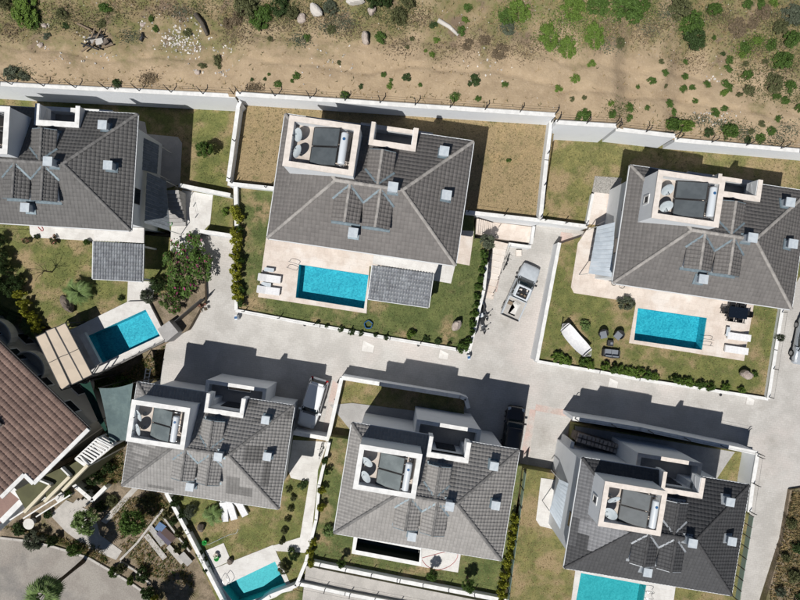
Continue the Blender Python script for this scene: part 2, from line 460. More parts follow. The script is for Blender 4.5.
hill = struct('hillside', hm, M_hill, 'dry sandy hillside with scrub above the long white retaining wall', 'hillside', smooth=True)

# --- the paved road and drives: one sheet, finely sloping
ROAD = [(186,228),(236,234),(236,312),(468,352),(482,300),(486,258),(492,246),(494,232),(486,214),(545,224),(600,234),(612,246),(556,244),(538,362),(768,399),(783,305),(800,180),
        (900,170),(900,660),(728,660),(737,598),(756,458),(757,452),(573,420),(572,444),(566,474),(519,468),(497,460),(462,420),(466,398),(340,377),(336,384),(326,440),(288,434),(286,398),(232,392),(150,384),
        (160,380),(166,344),(185,332),(176,300),(178,262)]
def road_poly(px, lift, m, name, label, cat):
    pts = [at_road(x, y, lift) for x, y in px]
    mb = MB(); P = [Vector((p.x, p.y, 0)) for p in pts]
    mb.v = [(p.x, p.y, road_z(p.x, p.y) + lift) for p in pts]
    for t in tessellate_polygon([P]):
        t = list(t)
        if (P[t[1]]-P[t[0]]).cross(P[t[2]]-P[t[0]]).z < 0: t.reverse()
        mb.f.append(tuple(t))
    return struct(name, mb, m, label, cat)
road_poly(ROAD, 0, M_road, 'road', 'pale concrete paver road and drives between the villas', 'road')
for px, nm in (([(530,409),(536,410),(528,466),(519,464)], 'pink paver band beside the dark parked car'),
               ([(536,404),(576,412),(575,418),(535,410.5)], 'pink paver band across the mouth of the drive'),
               ([(571,418),(576,418),(571,444),(564,444)], 'short pink paver band at the corner wall'),
               ([(333,380),(339,384),(329,434),(322,432)], 'pink paver band beside the parked white car'),
               ([(497,256),(503,257),(497,292),(491,291)], 'faint pink paver band beside the outdoor steps'),
               ([(561,232),(580,234),(578,246),(559,244)], 'pink paved patch at the head of the drive')):
    road_poly(px, .005, M_pink, 'paving_band', nm, 'paving')

LAWNS = []; EXCL = []
def lawn(name, px, z, m, label, skirt=3.5, cat='lawn', hole=None):
    LAWNS.append((W(px, z), z, m))
    if hole is None: return struct(name, MB().prism(W(px, z), z - skirt, z), m, label, cat)
    H_ = W(hole, z); c = sum(H_, Vector())/len(H_)
    return struct(name, MB().slab_hole(W(px, z), [c + (p-c)*1.03 for p in H_], z - skirt, z), m, label, cat)
POOLS = {'1': [(299,264.4),(368.6,275),(364,308.6),(295.6,297.6)], '3': [(638,308),(707,318),(702,350),(634,340)], '6': [(581,573),(646.5,585),(639,628),(573,618)],
         '4': [(222,587),(275,561.5),(287.5,588),(236,606)], '5': [(357.5,538),(420.3,550),(419,562),(355.5,550)]}
lawn('lawn', [(-80,84),(238,108),(229,184),(233,192),(233,234),(172,230),(120,232),(-80,226)], Z0, M_lawn_mid, 'patchy lawn behind the villa at the left edge', 2.5)
lawn('lawn', [(-80,226.4),(120,232.4),(176,238),(168,292),(140,300),(60,332),(-10,300),(-80,270)], Z0 - .006, M_lawn_mid, 'shady lawn with young plants in front of the villa at the left edge', 2.5)
lawn('lawn', [(239,98),(556,118),(541,220),(466,211),(380,200),(300,187),(229,181)], Z1, M_lawn_very, 'parched back lawn below the retaining wall behind the central villa')
lawn('lawn', [(233,183),(300,189),(420,205),(474,213),(474.5,238),(491,240.5),(487,262),(471,351),(237,310.5)], Z1 - .006, M_lawn_grn, 'green front lawn around the pool of the central villa', hole=POOLS['1'])
lawn('lawn', [(557,124),(860,158),(850,200),(800,215),(605,230),(587,226),(542,221)], Z3 + .5, M_lawn_dry, 'patchy back lawn below the retaining wall of the right-hand villa', 2)
lawn('lawn', [(604,229),(800,214.5),(840,210),(783,305),(768.5,398),(538.5,361),(557,245)], Z3, M_lawn_mid, 'patchy front lawn with garden furniture beside the right-hand pool', 3, hole=POOLS['3'])
lawn('lawn', [(342,378),(464,398),(464,440),(330,436)], .25, M_lawn_dry, 'small dry lawn inside the low wall north of the bottom centre villa', 4)
lawn('lawn', [(330,436.5),(522,466),(504,600),(311,562.5),(318,470)], Z5, M_lawn_grn, 'narrow green lawn around the bottom centre villa', 4, hole=POOLS['5'])
lawn('lawn', [(523,468),(568,476),(574,424),(756,455),(734,660),(504,660)], Z6, M_lawn_dry, 'patchy lawn around the bottom right villa', 4, hole=POOLS['6'])
lawn('lawn', [(150,385),(288,400),(292,436),(330,440),(306,566),(296,640),(236,640),(165,492)], Z4, M_lawn_mid, 'brownish lawn south of the bottom left villa', 3, hole=POOLS['4'])
struct('garden_soil', MB().prism(W([(-120,300),(60,332),(100,374),(170,340),(166,384),(152,386),(165,492),(236,640),(-120,640)], ZL), ZL-3, ZL), M_soil, 'bare and weedy soil of the lower left gardens', 'soil')
struct('road', MB().prism(W([(-80,532),(0,538),(26,541),(50,546),(70,552),(88,558),(112,572),(130,583),(146,594),(158,608),(170,640),(-80,640)], ZL + .03), ZL - .2, ZL + .03), M_lower_road, 'dusty curved lane in the bottom left corner', 'lane')
struct('planting_bed', MB().prism(W([(146,302),(152,284),(170,248),(190,240),(204,262),(205,300),(188,330),(168,339),(158,318)], Z0-.08), -3, Z0-.08), M_soil, 'dark planting bed under the bougainvillea', 'bed')
struct('verge', MB().prism([*W([(790,490),(783,540),(766,600),(755,650)], .25), *W([(900,650),(900,470)], .25)], -2, .25), M_soil, 'rough weedy verge at the bottom right road edge', 'verge')
struct('road', MB().prism(W([(306,566),(506,606),(505,660),(296,660)], -.2), -2, -.2), M_slab, 'pale concrete strip lane below the bottom centre garden wall', 'lane')
struct('lawn', MB().prism(W([(262,607),(282,593),(296,590),(312,596),(330,606),(340,640),(250,640)], Z4 + .06), Z4 - 1, Z4 + .06), M_lawn_grn, 'rounded green lawn patch at the bottom edge beside the pool', 'lawn')

# ------------------------------------------------------------------ walls and fences
def wall(px, ztop, zbase, label, t=.28, cop=True, m=M_white, cm=None, name='garden_wall', cap_h=.06, group=None):
    pts = [at(p[0], p[1], p[2] if len(p) > 2 else ztop) for p in px]
    root = thing(name, label, 'wall', (pts[0].x, pts[0].y, zbase), group=group)
    def strip(half, za, zb, mb):
        n = len(pts)
        for i in range(n-1):
            a, b = pts[i], pts[i+1]
            d = Vector((b.x-a.x, b.y-a.y, 0)).normalized(); s = Vector((-d.y, d.x, 0)) * half
            e = d * (half if i < n-2 else 0); e0 = d * 0
            A, B = a - e0, b + e
            vs = [A-s, B-s, B+s, A+s]
            low = [Vector((v.x, v.y, za if za is not None else 0)) for v in vs]
            zt = [a.z + zb, b.z + zb, b.z + zb, a.z + zb]
            lo = [za if za is not None else zz - .0 for zz in (a.z, b.z, b.z, a.z)]
            V = [(v.x, v.y, l) for v, l in zip(vs, lo)] + [(v.x, v.y, z) for v, z in zip(vs, zt)]
            mb.add(V, [(3,2,1,0),(4,5,6,7),(0,1,5,4),(1,2,6,5),(2,3,7,6),(3,0,4,7)])
        return mb
    wpart('wall_body', strip(t/2, zbase, -cap_h if cop else 0, MB()), m, root)
    if cop:
        mb = MB()
        for i in range(len(pts)-1):
            a, b = pts[i], pts[i+1]
            d = Vector((b.x-a.x, b.y-a.y, 0)).normalized()
            mb.bar(a - Vector((0,0,cap_h/2)) - d*.03, b - Vector((0,0,cap_h/2)) + d*.03, t + .06, cap_h)
        wpart('coping', mb, cm or M_cwhite, root)
    return root

def fence(px, ztop, label, h=1.3, step=2.9, lean=(0, 0), arm=.35, wires=3, name='wire_fence', w=.06, group=None):
    pts = [at(p[0], p[1], ztop) for p in px]
    root = thing(name, label, 'fence', pts[0], group=group)
    lens = [(pts[i+1]-pts[i]).length for i in range(len(pts)-1)]
    tot = sum(lens); n = max(1, round(tot/step)); P = []
    for k in range(n+1):
        s = tot*k/n*.9999; i = 0
        while s > lens[i]: s -= lens[i]; i += 1
        P.append(pts[i].lerp(pts[i+1], s/lens[i]))
    L = Vector((lean[0], lean[1], 0))
    for p in P:
        mb = MB().bar(p, p + Vector((0,0,h)), w).bar(p + Vector((0,0,h)), p + Vector((0,0,h+arm*.8)) + L*arm, w*.8) if arm else MB().bar(p, p+Vector((0,0,h)), w)
        wpart('post', mb, M_frame, root)
    mb = MB()
    for k in range(wires):
        zz = h*(k+1)/wires
        for a, b in zip(P[:-1], P[1:]): mb.bar(a + Vector((0,0,zz)), b + Vector((0,0,zz)), .012)
    wpart('wire', mb, M_net, root)
    return root

wall([(-90,78),(0,83.8),(235,95.8)], 3.9, Z0-1, 'long white retaining wall behind the left-edge villa', .32, name='retaining_wall', m=M_retain)
wall([(236,93.8),(555,114.8)], 5.7, Z1-1, 'long white retaining wall behind the central villa', .32, name='retaining_wall', m=M_retain)
wall([(556,122),(616,125.8)], 6.0, Z3-1, 'short tall white retaining wall stretch right of the dividing wall', .32, name='retaining_wall', m=M_retain)
wall([(616,129),(675,135.8)], 4.9, Z3-1, 'middle step of the white retaining wall behind the right-hand villa', .32, name='retaining_wall', m=M_retain)
wall([(675,139.8),(800,150.6),(900,159.5)], 3.9, Z3-1, 'white retaining wall running off the right edge of the picture', .32, name='retaining_wall', m=M_retain)
fence([(-20,83),(235,95.4)], 3.9, 'dark post fence on the retaining wall behind the left-edge villa', 1.15, 2.9, (-.3, .4))
fence([(240,93.7),(555,114.4)], 5.7, 'dark post fence on the retaining wall behind the central villa', 1.15, 2.9, (-.3, .4))
fence([(557,121.7),(616,125.4)], 6.0, 'dark post fence on the tall wall stretch right of the dividing wall', 1.15, 2.5, (-.3, .4))
fence([(617,128.6),(675,135.4)], 4.9, 'dark post fence on the middle step of the retaining wall', 1.15, 2.5, (-.3, .4))
fence([(677,139.3),(800,150.2),(850,155)], 3.9, 'dark post fence on the retaining wall at the right edge', 1.15, 2.9, (-.3, .4))

wall([(240,101,5.0),(238,107,4.5),(228,181,4.4)], 4.4, Z0-.5, 'white dividing wall between the left and central back lawns')
fence([(240,104),(229.5,179)], 4.4, 'dark posts on the dividing wall between left and central lawns', .7, 3.6, (0,0), 0, 0)
wall([(228,183.5),(274,188.5)], 4.2, Z1-1, 'short white wall crossing the lawn left of the central villa')
fence([(232,183),(266,187.5)], 4.2, 'two dark posts on the short wall left of the central villa', .6, 3.0, (0,0), 0, 0)
wall([(179,185),(230,195)], 1.4, Z0-.5, 'white cross wall with planters behind the left entrance steps')
wall([(235.5,187),(236.5,234)], 3.9, -1, 'narrow white wall between the entrance garden and the hedge')
wall([(200,231),(237,236.5)], 1.6, -1, 'white wall closing the left drive at the entrance garden')
wall([(236.5,236),(236,310)], 3.6, -1, 'pale wall under the yellow hedge at the head of the left drive', .22)
wall([(236,310.5),(320,326),(390,338.5),(457,349.5),(469,351.5)], 3.62, -1.2, 'low white kerb wall along the central villa front lawn', .22, cap_h=.05)
fence([(244,311.5),(320,325.5),(456,349)], 3.62, 'thin posts along the central villa front kerb wall', .75, 3.0, (0,0), 0, 1)
wall([(469.5,351),(478,315),(484,290),(487,262)], 3.55, -.6, 'narrow wall under the hedge beside the outdoor steps', .2)
wall([(466,212),(541,220.5)], 4.1, 0, 'white wall closing the central back lawn above the drive')
fence([(468,211.5),(540,220)], 4.1, 'posts on the white wall above the drive', .8, 2.9, (0,0), 0, 1)
wall([(541.5,220.5),(587,226.5)], 2.5, -.5, 'white wall closing the right back lawn above the drive')
fence([(545,220.5),(586,226)], 2.5, 'posts on the wall at the foot of the right back lawn', .8, 2.2, (0,0), 0, 1)
wall([(552,118.5),(546.5,160),(540.5,219)], 4.6, 0, 'white dividing wall between the central and right back lawns')
fence([(551,122),(540.8,217)], 4.6, 'posts on the dividing wall of the right back lawn', .7, 3.2, (0,0), 0, 1)
wall([(593,194),(587,225)], 2.2, 0, 'thin white wall beside the pink tiled side path', .18)
wall([(559.5,243),(537,361)], 2.05, -1, 'white wall between the drive and the garden with the hammock', .26)
wall([(537.5,361.5),(600,372),(640,379.5),(700,388.5),(768,399)], 1.4, -1.2, 'low white kerb wall below the hedge of the right-hand garden', .22)
wall([(768.5,398.5),(776,350),(783,306)], 1.6, -1.2, 'white wall on the right side of the right-hand garden', .24)
fence([(769,397),(776.5,350),(782,312)], 1.6, 'posts on the wall beside the silver car', .7, 2.6, (0,0), 0, 1)
wall([(342,377.8),(380,384),(460,396.8),(466,399),(468.5,408)], 1.25, -2, 'white wall with rounded corner around the small dry lawn', .3)
wall([(341.5,378.5),(327.5,441)], 1.22, -2, 'white side wall between the white car and the small dry lawn', .28)
wall([(293.5,433),(349,442.5)], 1.0, Z4-.5, 'white wall across the entrance behind the white car', .3)
wall([(329,443),(319,485),(316,520),(306,561)], 2.0, Z4-.5, 'narrow white wall between the two bottom gardens', .22)
wall([(313,563.5),(400,581),(506,601)], 2.1, Z5-2.5, 'white wall along the south side of the bottom centre garden', .3)
fence([(320,564.5),(400,580.5),(500,599)], 2.1, 'thin posts on the south wall of the bottom centre garden', .8, 2.4, (0,0), 0, 1)
wall([(298,584),(345,594),(430,610)], .15, -2, 'white wall along the bottom edge lane', .3)
fence([(300,584),(345,593.5),(425,608.5)], .15, 'dark rail fence on the wall along the bottom edge lane', .8, 2.4, (0,0), 0, 2)
wall([(306,562),(296,586),(270,596),(236,620)], .1, Z4-.5, 'white parapet rounding the corner of the bottom left pool', .25)
wall([(573,418.5),(640,429),(757.5,453.2)], 2.9, -2.5, 'tall white road wall behind the bottom right villa', .3)
fence([(575,418.5),(640,428.8),(757,452.8)], 2.9, 'dark posts leaning on the tall road wall behind the bottom right villa', .85, 3.2, (.3,-.3), .2, 2)
wall([(758,453.5),(753,483),(749.5,512)], 3.0, -2, 'white wall beside the bottom right villa along the side road', .28)
fence([(757.5,456),(749.5,511)], 3.0, 'posts on the wall beside the bottom right side road', .7, 2.6, (.4,0), .25, 1)
wall([(166,493),(188,534),(222,600),(232,622)], .0, ZL-.5, 'narrow white wall along the left of the bottom left garden', .28)
wall([(72.5,484),(92,500.5),(105.5,487)], ZL + 1.1, ZL-.3, 'low white angled wall in front of the brown-roofed house', .32)
wall([(573,442),(566,470)], 2.7, -2, 'white wall at the corner of the bottom right entrance', .25)
# glass fence between the bottom gardens and along the side road
def glass_fence(px, z, h, label, n):
    pts = [at(p[0], p[1], z) for p in px]
    a, b = pts[0], pts[-1]
    root = thing('glass_fence', label, 'fence', a)
    d = (b - a)
    for k in range(n):
        p = a + d*((k+.06)/n); q = a + d*((k+.94)/n)
        wpart('glass_panel', MB().bar(p + Vector((0,0,h/2)), q + Vector((0,0,h/2)), .03, h*.9), M_glassb, root)
    for k in range(n+1):
        p = a + d*(k/n); wpart('post', MB().bar(p - Vector((0,0,.6)), p + Vector((0,0,h)), .06), M_frame, root)
    return root
glass_fence([(524,470),(505.5,606)], 1.9, .9, 'green glass fence between the two bottom gardens', 8)
glass_fence([(749,514),(735,598)], 2.6, .7, 'pale glass fence along the side road below the wall', 8)

# ------------------------------------------------------------------ tiled slopes
PROF_A = np.array([0, .36, .55, .80, 1.0]); PROF_H = np.array([0, 0, .075, .075, 0])
def tile_mesh(name, slopes, m, seed=1, wa=.30, ea_=.30, relief=.6, patches=(), var=.08):
    rng = np.random.default_rng(seed)
    V = []; T = []
    for si, s in enumerate(slopes):
        o = np.array(s['o'], float); ea = np.array((*s['ea'], 0), float); eb = np.array((*s['eb'], 0), float)
        nb = int(math.ceil(s['B']/ea_ - 1e-6)); eb_len = s['B']/nb
        for j in range(nb):
            b0 = j*eb_len; off = 0
            na = int(math.ceil(s['L']/wa)) + 1
            a0 = np.arange(na)*wa - off
            bc = b0 + eb_len/2; ac = a0 + wa/2
            lo0, hi0 = s['lo'](b0), s['hi'](b0)
            k = (ac + wa/2 > lo0) & (ac - wa/2 < hi0)
            if 'skip' in s: k &= ~s['skip'](ac, bc)
            a0 = a0[k]; n = len(a0)
            if n == 0: continue
            jit = rng.uniform(-.012, .012, n)
            P = np.zeros((n, 15, 3))
            for r, (b, lift) in enumerate(((b0 + eb_len, .012), (b0 - .03, .062), (b0 - .03, .0))):
                a = a0[:, None] + PROF_A[None, :]*wa
                a = np.clip(a, s['lo'](max(b, 0)), s['hi'](max(b, 0)))
                z = s['tan']*b + lift*relief + (PROF_H[None, :]*relief if r < 2 else 0*PROF_H[None, :]) + (jit[:, None] if r == 1 else 0)
                P[:, r*5:(r+1)*5, :] = o + a[..., None]*ea + b*eb + (z + 0*a)[..., None]*np.array((0, 0, 1.0))
            t = rng.uniform(1-var, 1+var, n)
            for (ps, x0, x1, y0, y1, f) in patches:
                if ps == si:
                    acn = a0 + wa/2
                    t = np.where((acn > x0) & (acn < x1) & (bc > y0) & (bc < y1), t*f, t)
            V.append(P.reshape(-1, 3)); T.append(np.repeat(t, 15))
    V = np.concatenate(V); T = np.concatenate(T); n = len(V)//15
    q = []
    for r in (0, 1):
        for c in range(4):
            q.append((r*5+c, (r+1)*5+c, (r+1)*5+c+1, r*5+c+1))
    q = np.array(q); F = (np.arange(n)[:, None, None]*15 + q[None]).reshape(-1, 4)
    me = bpy.data.meshes.new(name)
    me.vertices.add(len(V)); me.vertices.foreach_set('co', V.astype(np.float32).ravel())
    me.loops.add(F.size); me.loops.foreach_set('vertex_index', F.astype(np.int32).ravel())
    me.polygons.add(len(F)); me.polygons.foreach_set('loop_start', np.arange(0, F.size, 4, dtype=np.int32)); me.polygons.foreach_set('loop_total', np.full(len(F), 4, np.int32))
    me.update(calc_edges=True)
    a = me.attributes.new('tint', 'FLOAT_COLOR', 'POINT')
    c = np.ones((len(V), 4), np.float32); c[:, :3] = T[:, None]; a.data.foreach_set('color', c.ravel())
    me.materials.append(m); me.validate()
    return me

def cap_run(mb, p, q, r=.13, seg=.36):
    """half-round ridge tiles laid end to end"""
    p = Vector(p); q = Vector(q); L = (q-p).length; n = max(1, round(L/seg)); d = (q-p)/n
    side = Vector((-d.y, d.x, 0)).normalized()
    for k in range(n):
        a = p + d*k - d*.04; b = p + d*(k+1)
        vs = []
        for c, rr in ((a, r*1.1), (b, r*.92)):
            for t in range(6):
                g = math.pi*t/5
                vs.append(c + side*rr*math.cos(g) + Vector((0, 0, rr*.8*math.sin(g))))
        mb.add(vs, [(i, i+6, i+7, i+1) for i in range(5)] + [(0, 1, 2, 3, 4, 5), (11, 10, 9, 8, 7, 6)])
    return mb

# ------------------------------------------------------------------ the villa
EZ, HL, HW, TAN = 6.6, 7.25, 4.775, .37
DZ = TAN*HW - .06
NX0, NX1, NY = -.22, 2.58, 3.58
TX0, TX1, TY0, TY1, TTOP, TFLOOR = -6.17, -1.15, .27, 3.85, EZ+3.0, EZ+2.1
CACHE = {}
def cached(key, fn):
    if key not in CACHE: CACHE[key] = fn()
    return CACHE[key]
def cpart(name, key, fn, m, parent, smooth=False, kind=None):
    me = cached((key, m.name), lambda: fn().mesh(name, m, smooth))
    o = link(name, me, parent)
    if kind: o['kind'] = kind
    return o
def roof_h(x, y): return EZ + TAN*max(0, min(HL-abs(x), HW-abs(y)))

def deck_mb():
    mb = MB(); z0 = EZ-.16; r = HL-HW
    mb.prism([(-HL,-HW),(HL,-HW),(r,0),(-r,0)], z0, roof_h)
    mb.prism([(HL,-HW),(HL,HW),(r,0)], z0, roof_h)
    mb.prism([(-HL,HW),(-HL,-HW),(-r,0)], z0, roof_h)
    mb.prism([(-r,0),(NX0,0),(NX0,HW),(-HL,HW)], z0, roof_h)
    mb.prism([(HL,HW),(NX1,HW),(NX1,HW-(HL-NX1))], z0, roof_h)
    mb.prism([(NX0,0),(min(NX1,r),0),(NX1,max(0,HW-(HL-NX1))),(NX1,NY),(NX0,NY)], z0, roof_h)
    return mb
def walls_mb():
    mb = MB(); x, y, t = 6.55, 4.08, EZ-.17
    mb.box(-x, x, -y, NY-.02, -4.5, t)
    mb.box(-x, NX0-.02, NY-.02, y, -4.5, t)
    mb.box(NX1+.02, x, NY-.02, y, -4.5, t)
    return mb
DORM = [(.6, 2.72, 1, .98), (-1.4, -2.92, -1, 1.04), (.88, -2.98, -1, 1.02)]
def dorm_body(d):
    x, yg, s, hw = d; zr, ze = EZ+DZ, EZ+DZ-.36*hw
    ye, yi = yg - s*.12, s*.3
    mb = MB(); secs = []
    for y in ((ye, yi) if s < 0 else (yi, ye)):
        secs.append([(x-hw+.1, y, EZ+.2), (x+hw-.1, y, EZ+.2), (x+hw-.1, y, ze), (x, y, zr-.06), (x-hw+.1, y, ze)])
    return mb.loft(secs)
def dorm_roof(d):
    x, yg, s, hw = d; zr = EZ+DZ; ze = zr-.36*hw
    mb = MB()
    for sd in (-1, 1):
        A = [(x, yg, zr), (x+sd*hw, yg, ze), (x+sd*hw, s*.25, ze), (x, s*.25, zr)]
        B = [(a, b, c-.07) for a, b, c in A]
        mb.add(A + B, [(0,1,2,3),(7,6,5,4),(0,4,5,1),(1,5,6,2),(2,6,7,3),(3,7,4,0)])
    return mb
def dorm_slopes(d):
    x, yg, s, hw = d; zr = EZ+DZ; ze = zr-.36*hw; L = abs(yg)-.25
    f = []
    for sd in (-1, 1):
        y0 = yg
        f.append(dict(o=(x+sd*hw, y0, ze+.01), ea=(0, -s), eb=(-sd, 0), L=L, B=hw, tan=.36, lo=lambda b: 0.0, hi=lambda b, L=L: L))
    return f
def dorm_flash(d, w):
    x, yg, s, hw = d; zr = EZ+DZ; mb = MB()
    y1 = s*(HW-(zr-EZ)/TAN); y2 = s*(HW-(zr-.36*hw-EZ)/TAN)
    if w in (0, 1):
        sd = -1 if w == 0 else 1
        return mb.bar((x, y1, zr+.06), (x+sd*(hw+.12), y2+s*.12, zr-.36*hw+.05), .16, .03)
    if w in (2, 3):
        sd = -1 if w == 2 else 1
        return mb.bar((x+sd*hw, yg+s*.02, zr-.36*hw), (x, yg+s*.02, zr+.01), .05, .09)
    zb = roof_h(0, yg)
    return mb.box(x-hw-.05, x+hw+.05, min(yg-s*.1, yg+s*.12), max(yg-s*.1, yg+s*.12), zb-.05, zb+.1)
VENTS = [(1.78, -.05, 2.6), (5.1, 3.4, None), (5.75, .2, None), (-.72, -3.55, None)]

RELIEF = {'1': .32, '3': .32, '0': .48, '4': .65, '5': .62, '6': .55}
def villa(key, label, tile, cap, copm, flashm, patches=(), sc=1.0, walls=M_house, group='grey-roofed villas of the estate'):
    corners, d = HOUSES[key]
    P = [Vector(((p[0]-400)/FPX*d, (300-p[1])/FPX*d, 0)) for p in corners]
    c = (P[0]+P[1]+P[2]+P[3])/4; u = P[1]+P[2]-P[0]-P[3]
    rz = math.atan2(u.y, u.x)
    z = CAM_H - d - EZ*sc
    root = thing('villa', label, 'villa', (c.x, c.y, z), rz, group, sc)
    cpart('wall', 'walls', walls_mb, walls, root)
    rf = cpart('roof', 'deck', deck_mb, M_fascia, root)
    def sk(a, b):
        x = HL - a; y = HW - b
        return (x > NX0-.1) & (x < NX1+.1) & (y > NY-.12)
    full = dict(lo=lambda b: b)
    S = [dict(o=(-HL,-HW,EZ+.02), ea=(1,0), eb=(0,1), L=2*HL, B=HW, tan=TAN, lo=lambda b: b, hi=lambda b: 2*HL-b),
         dict(o=(HL,-HW,EZ+.02), ea=(0,1), eb=(-1,0), L=2*HW, B=HW, tan=TAN, lo=lambda b: b, hi=lambda b: 2*HW-b),
         dict(o=(HL,HW,EZ+.02), ea=(-1,0), eb=(0,-1), L=2*HL, B=HW, tan=TAN, lo=lambda b: b, hi=lambda b: 2*HL-b, skip=sk),
         dict(o=(-HL,HW,EZ+.02), ea=(0,-1), eb=(1,0), L=2*HW, B=HW, tan=TAN, lo=lambda b: b, hi=lambda b: 2*HW-b)]
    t = link('roof_tiles', tile_mesh('roof_tiles', S, tile, ord(key) % 97 + 3, relief=RELIEF[key], patches=patches), rf); t['kind'] = 'stuff'
    def caps():
        mb = MB(); r = HL-HW; zr = EZ+TAN*HW+.05
        cap_run(mb, (-r,0,zr), (r,0,zr), .14)
        for sx in (-1, 1):
            for sy in (-1, 1): cap_run(mb, (sx*HL, sy*HW, EZ+.06), (sx*r, 0, zr), .13)
        return mb
    cpart('ridge_cap', 'caps', caps, cap, rf)
    def gut():
        mb = MB(); e = .05
        for a, b in (((-HL,-HW-e),(HL,-HW-e)), ((HL+e,-HW),(HL+e,HW)), ((-HL-e,HW),(-HL-e,-HW)), ((-HL,HW+e),(NX0-.3,HW+e)), ((NX1+.3,HW+e),(HL,HW+e))):
            mb.bar((*a, EZ-.05), (*b, EZ-.05), .09, .12)
        return mb
    cpart('gutter', 'gutter', gut, M_fascia, rf)
    for i, dd in enumerate(DORM):
        dm = cpart('dormer', ('dorm', i), lambda dd=dd: dorm_body(dd), walls, root)
        cpart('dormer_roof', ('droof', i), lambda dd=dd: dorm_roof(dd), M_fascia, dm)
        tt = link('dormer_tiles', cached(('dt', i, tile.name), lambda dd=dd: tile_mesh('dormer_tiles', dorm_slopes(dd), tile, i+40)), dm); tt['kind'] = 'stuff'
        cpart('dormer_ridge', ('dr', i), lambda dd=dd: cap_run(MB(), (dd[0], dd[1], EZ+DZ+.05), (dd[0], dd[2]*.1, EZ+DZ+.05), .11), cap, dm)
        for w_ in range(5): cpart(('valley_flashing', 'valley_flashing', 'gable_trim', 'gable_trim', 'apron_flashing')[w_], ('df', i, w_), lambda dd=dd, w_=w_: dorm_flash(dd, w_), flashm, dm)
    for i, (x, y, top) in enumerate(VENTS):
        zb = roof_h(x, y); zt = (EZ+top) if top else zb+.75
        v = cpart('chimney_vent', ('vent', i), lambda: MB().box(x-.27, x+.27, y-.27, y+.27, zb-.4, zt-.1).box(x-.22, x+.22, y-.22, y+.22, zt-.1, zt-.04), M_vent, root)
        cpart('vent_cap', ('ventcap', i), lambda: MB().box(x-.36, x+.36, y-.36, y+.36, zt-.04, zt+.05), M_vent, v)
        def fl():
            mb = MB(); w = .42
            if abs(y) > abs(x)-HL+HW and i != 2: sl = [(x-w, y-w), (x+w, y-w), (x+w, y+w), (x-w, y+w)]
            else: sl = [(x-w, y-w), (x+w, y-w), (x+w, y+w), (x-w, y+w)]
            return mb.prism(sl, lambda a, b: roof_h(a, b)-.05, lambda a, b: roof_h(a, b)+.115)
        cpart('flashing', ('ventfl', i), fl, flashm, v)
    # balcony cut into the north eave
    b = cpart('balcony', 'balc', lambda: MB().box(-1.65, 4.1, NY+.52, 5.55, -4.5, EZ-3.05).box(NX0+.01, NX1-.01, NY-.01, NY+.51, -1.0, EZ-3.05), walls, root)
    cpart('balcony_floor', 'balcf', lambda: MB().box(-1.35, 3.8, NY+.53, 5.26, EZ-3.05, EZ-3.0).box(NX0+.02, NX1-.02, NY, NY+.525, EZ-3.05, EZ-3.0), M_court, b)
    def par():
        mb = MB(); zt = EZ-2.0; zb = EZ-3.06
        mb.box(-1.66, 4.11, 5.27, 5.56, zb, zt); mb.box(-1.66, -1.36, 4.09, 5.27, zb, zt); mb.box(3.81, 4.11, 4.09, 5.27, zb, zt)
        return mb
    cpart('balcony_parapet', 'balcp', par, walls, b)
    def parc():
        mb = MB(); a, c = EZ-2.0, EZ-1.94
        mb.box(-1.69, 4.14, 5.24, 5.59, a, c); mb.box(-1.69, -1.33, 4.09, 5.24, a, c); mb.box(3.78, 4.14, 4.09, 5.24, a, c)
        return mb
    cpart('coping', 'balcc', parc, copm, b)
    def uf():
        mb = MB(); t = EZ+.98; w = .38; lo = EZ-.6
        mb.box(NX0-.02, NX1+.02, NY-w, NY, lo, t-.2); mb.box(NX0-w, NX0-.02, NY-w, HW+.12, lo, t-.2); mb.box(NX1+.02, NX1+w, NY-w, HW+.12, lo, t-.2)
        return mb
    u_ = cpart('roof_opening_parapet', 'uf', uf, walls, root)
    def ufc():
        mb = MB(); t = EZ+.78; w = .41
        mb.box(NX0-.05, NX1+.05, NY-w, NY+.03, t, t+.07); mb.box(NX0-w, NX0-.05, NY-w, HW+.15, t, t+.07); mb.box(NX1+.05, NX1+w, NY-w, HW+.15, t, t+.07)
        return mb
    cpart('coping', 'ufc', ufc, copm, u_)
    # stair tower with roof terrace
    tw = cpart('stair_tower', 'tower', lambda: MB().box(TX0, TX1, TY0, TY1, EZ-.1, TFLOOR-.05), walls, root)
    ins = .34
    rect = lambda i: [(TX0+i, TY0+i), (TX1-i, TY0+i), (TX1-i, TY1-i), (TX0+i, TY1-i)]
    cpart('tower_parapet', 'tpar', lambda: MB().slab_hole(rect(0), rect(ins), TFLOOR-.05, TTOP-.07), walls, tw)
    cpart('coping', 'tcop', lambda: MB().slab_hole(rect(-.04), rect(ins+.03), TTOP-.07, TTOP), copm, tw)
    cpart('terrace_floor', 'tflo', lambda: MB().box(TX0+ins, TX1-ins, TY0+ins, TY1-ins, TFLOOR-.049, TFLOOR), M_tower_floor, tw)
    wf = cpart('window', 'twin', lambda: MB().slab_hole([(1.5, EZ+1.05), (2.25, EZ+1.05), (2.25, EZ+2.0), (1.5, EZ+2.0)], [(1.62, EZ+1.17), (2.13, EZ+1.17), (2.13, EZ+1.88), (1.62, EZ+1.88)], 0, .06), M_cwhite, tw)
    wf.matrix_local = Matrix(((0, 0, -1, TX0), (1, 0, 0, 0), (0, 1, 0, 0), (0, 0, 0, 1)))
    wp = cpart('window_pane', 'twinp', lambda: MB().box(TX0-.02, TX0+.01, 1.62, 2.13, EZ+1.17, EZ+1.88), M_glass, tw)
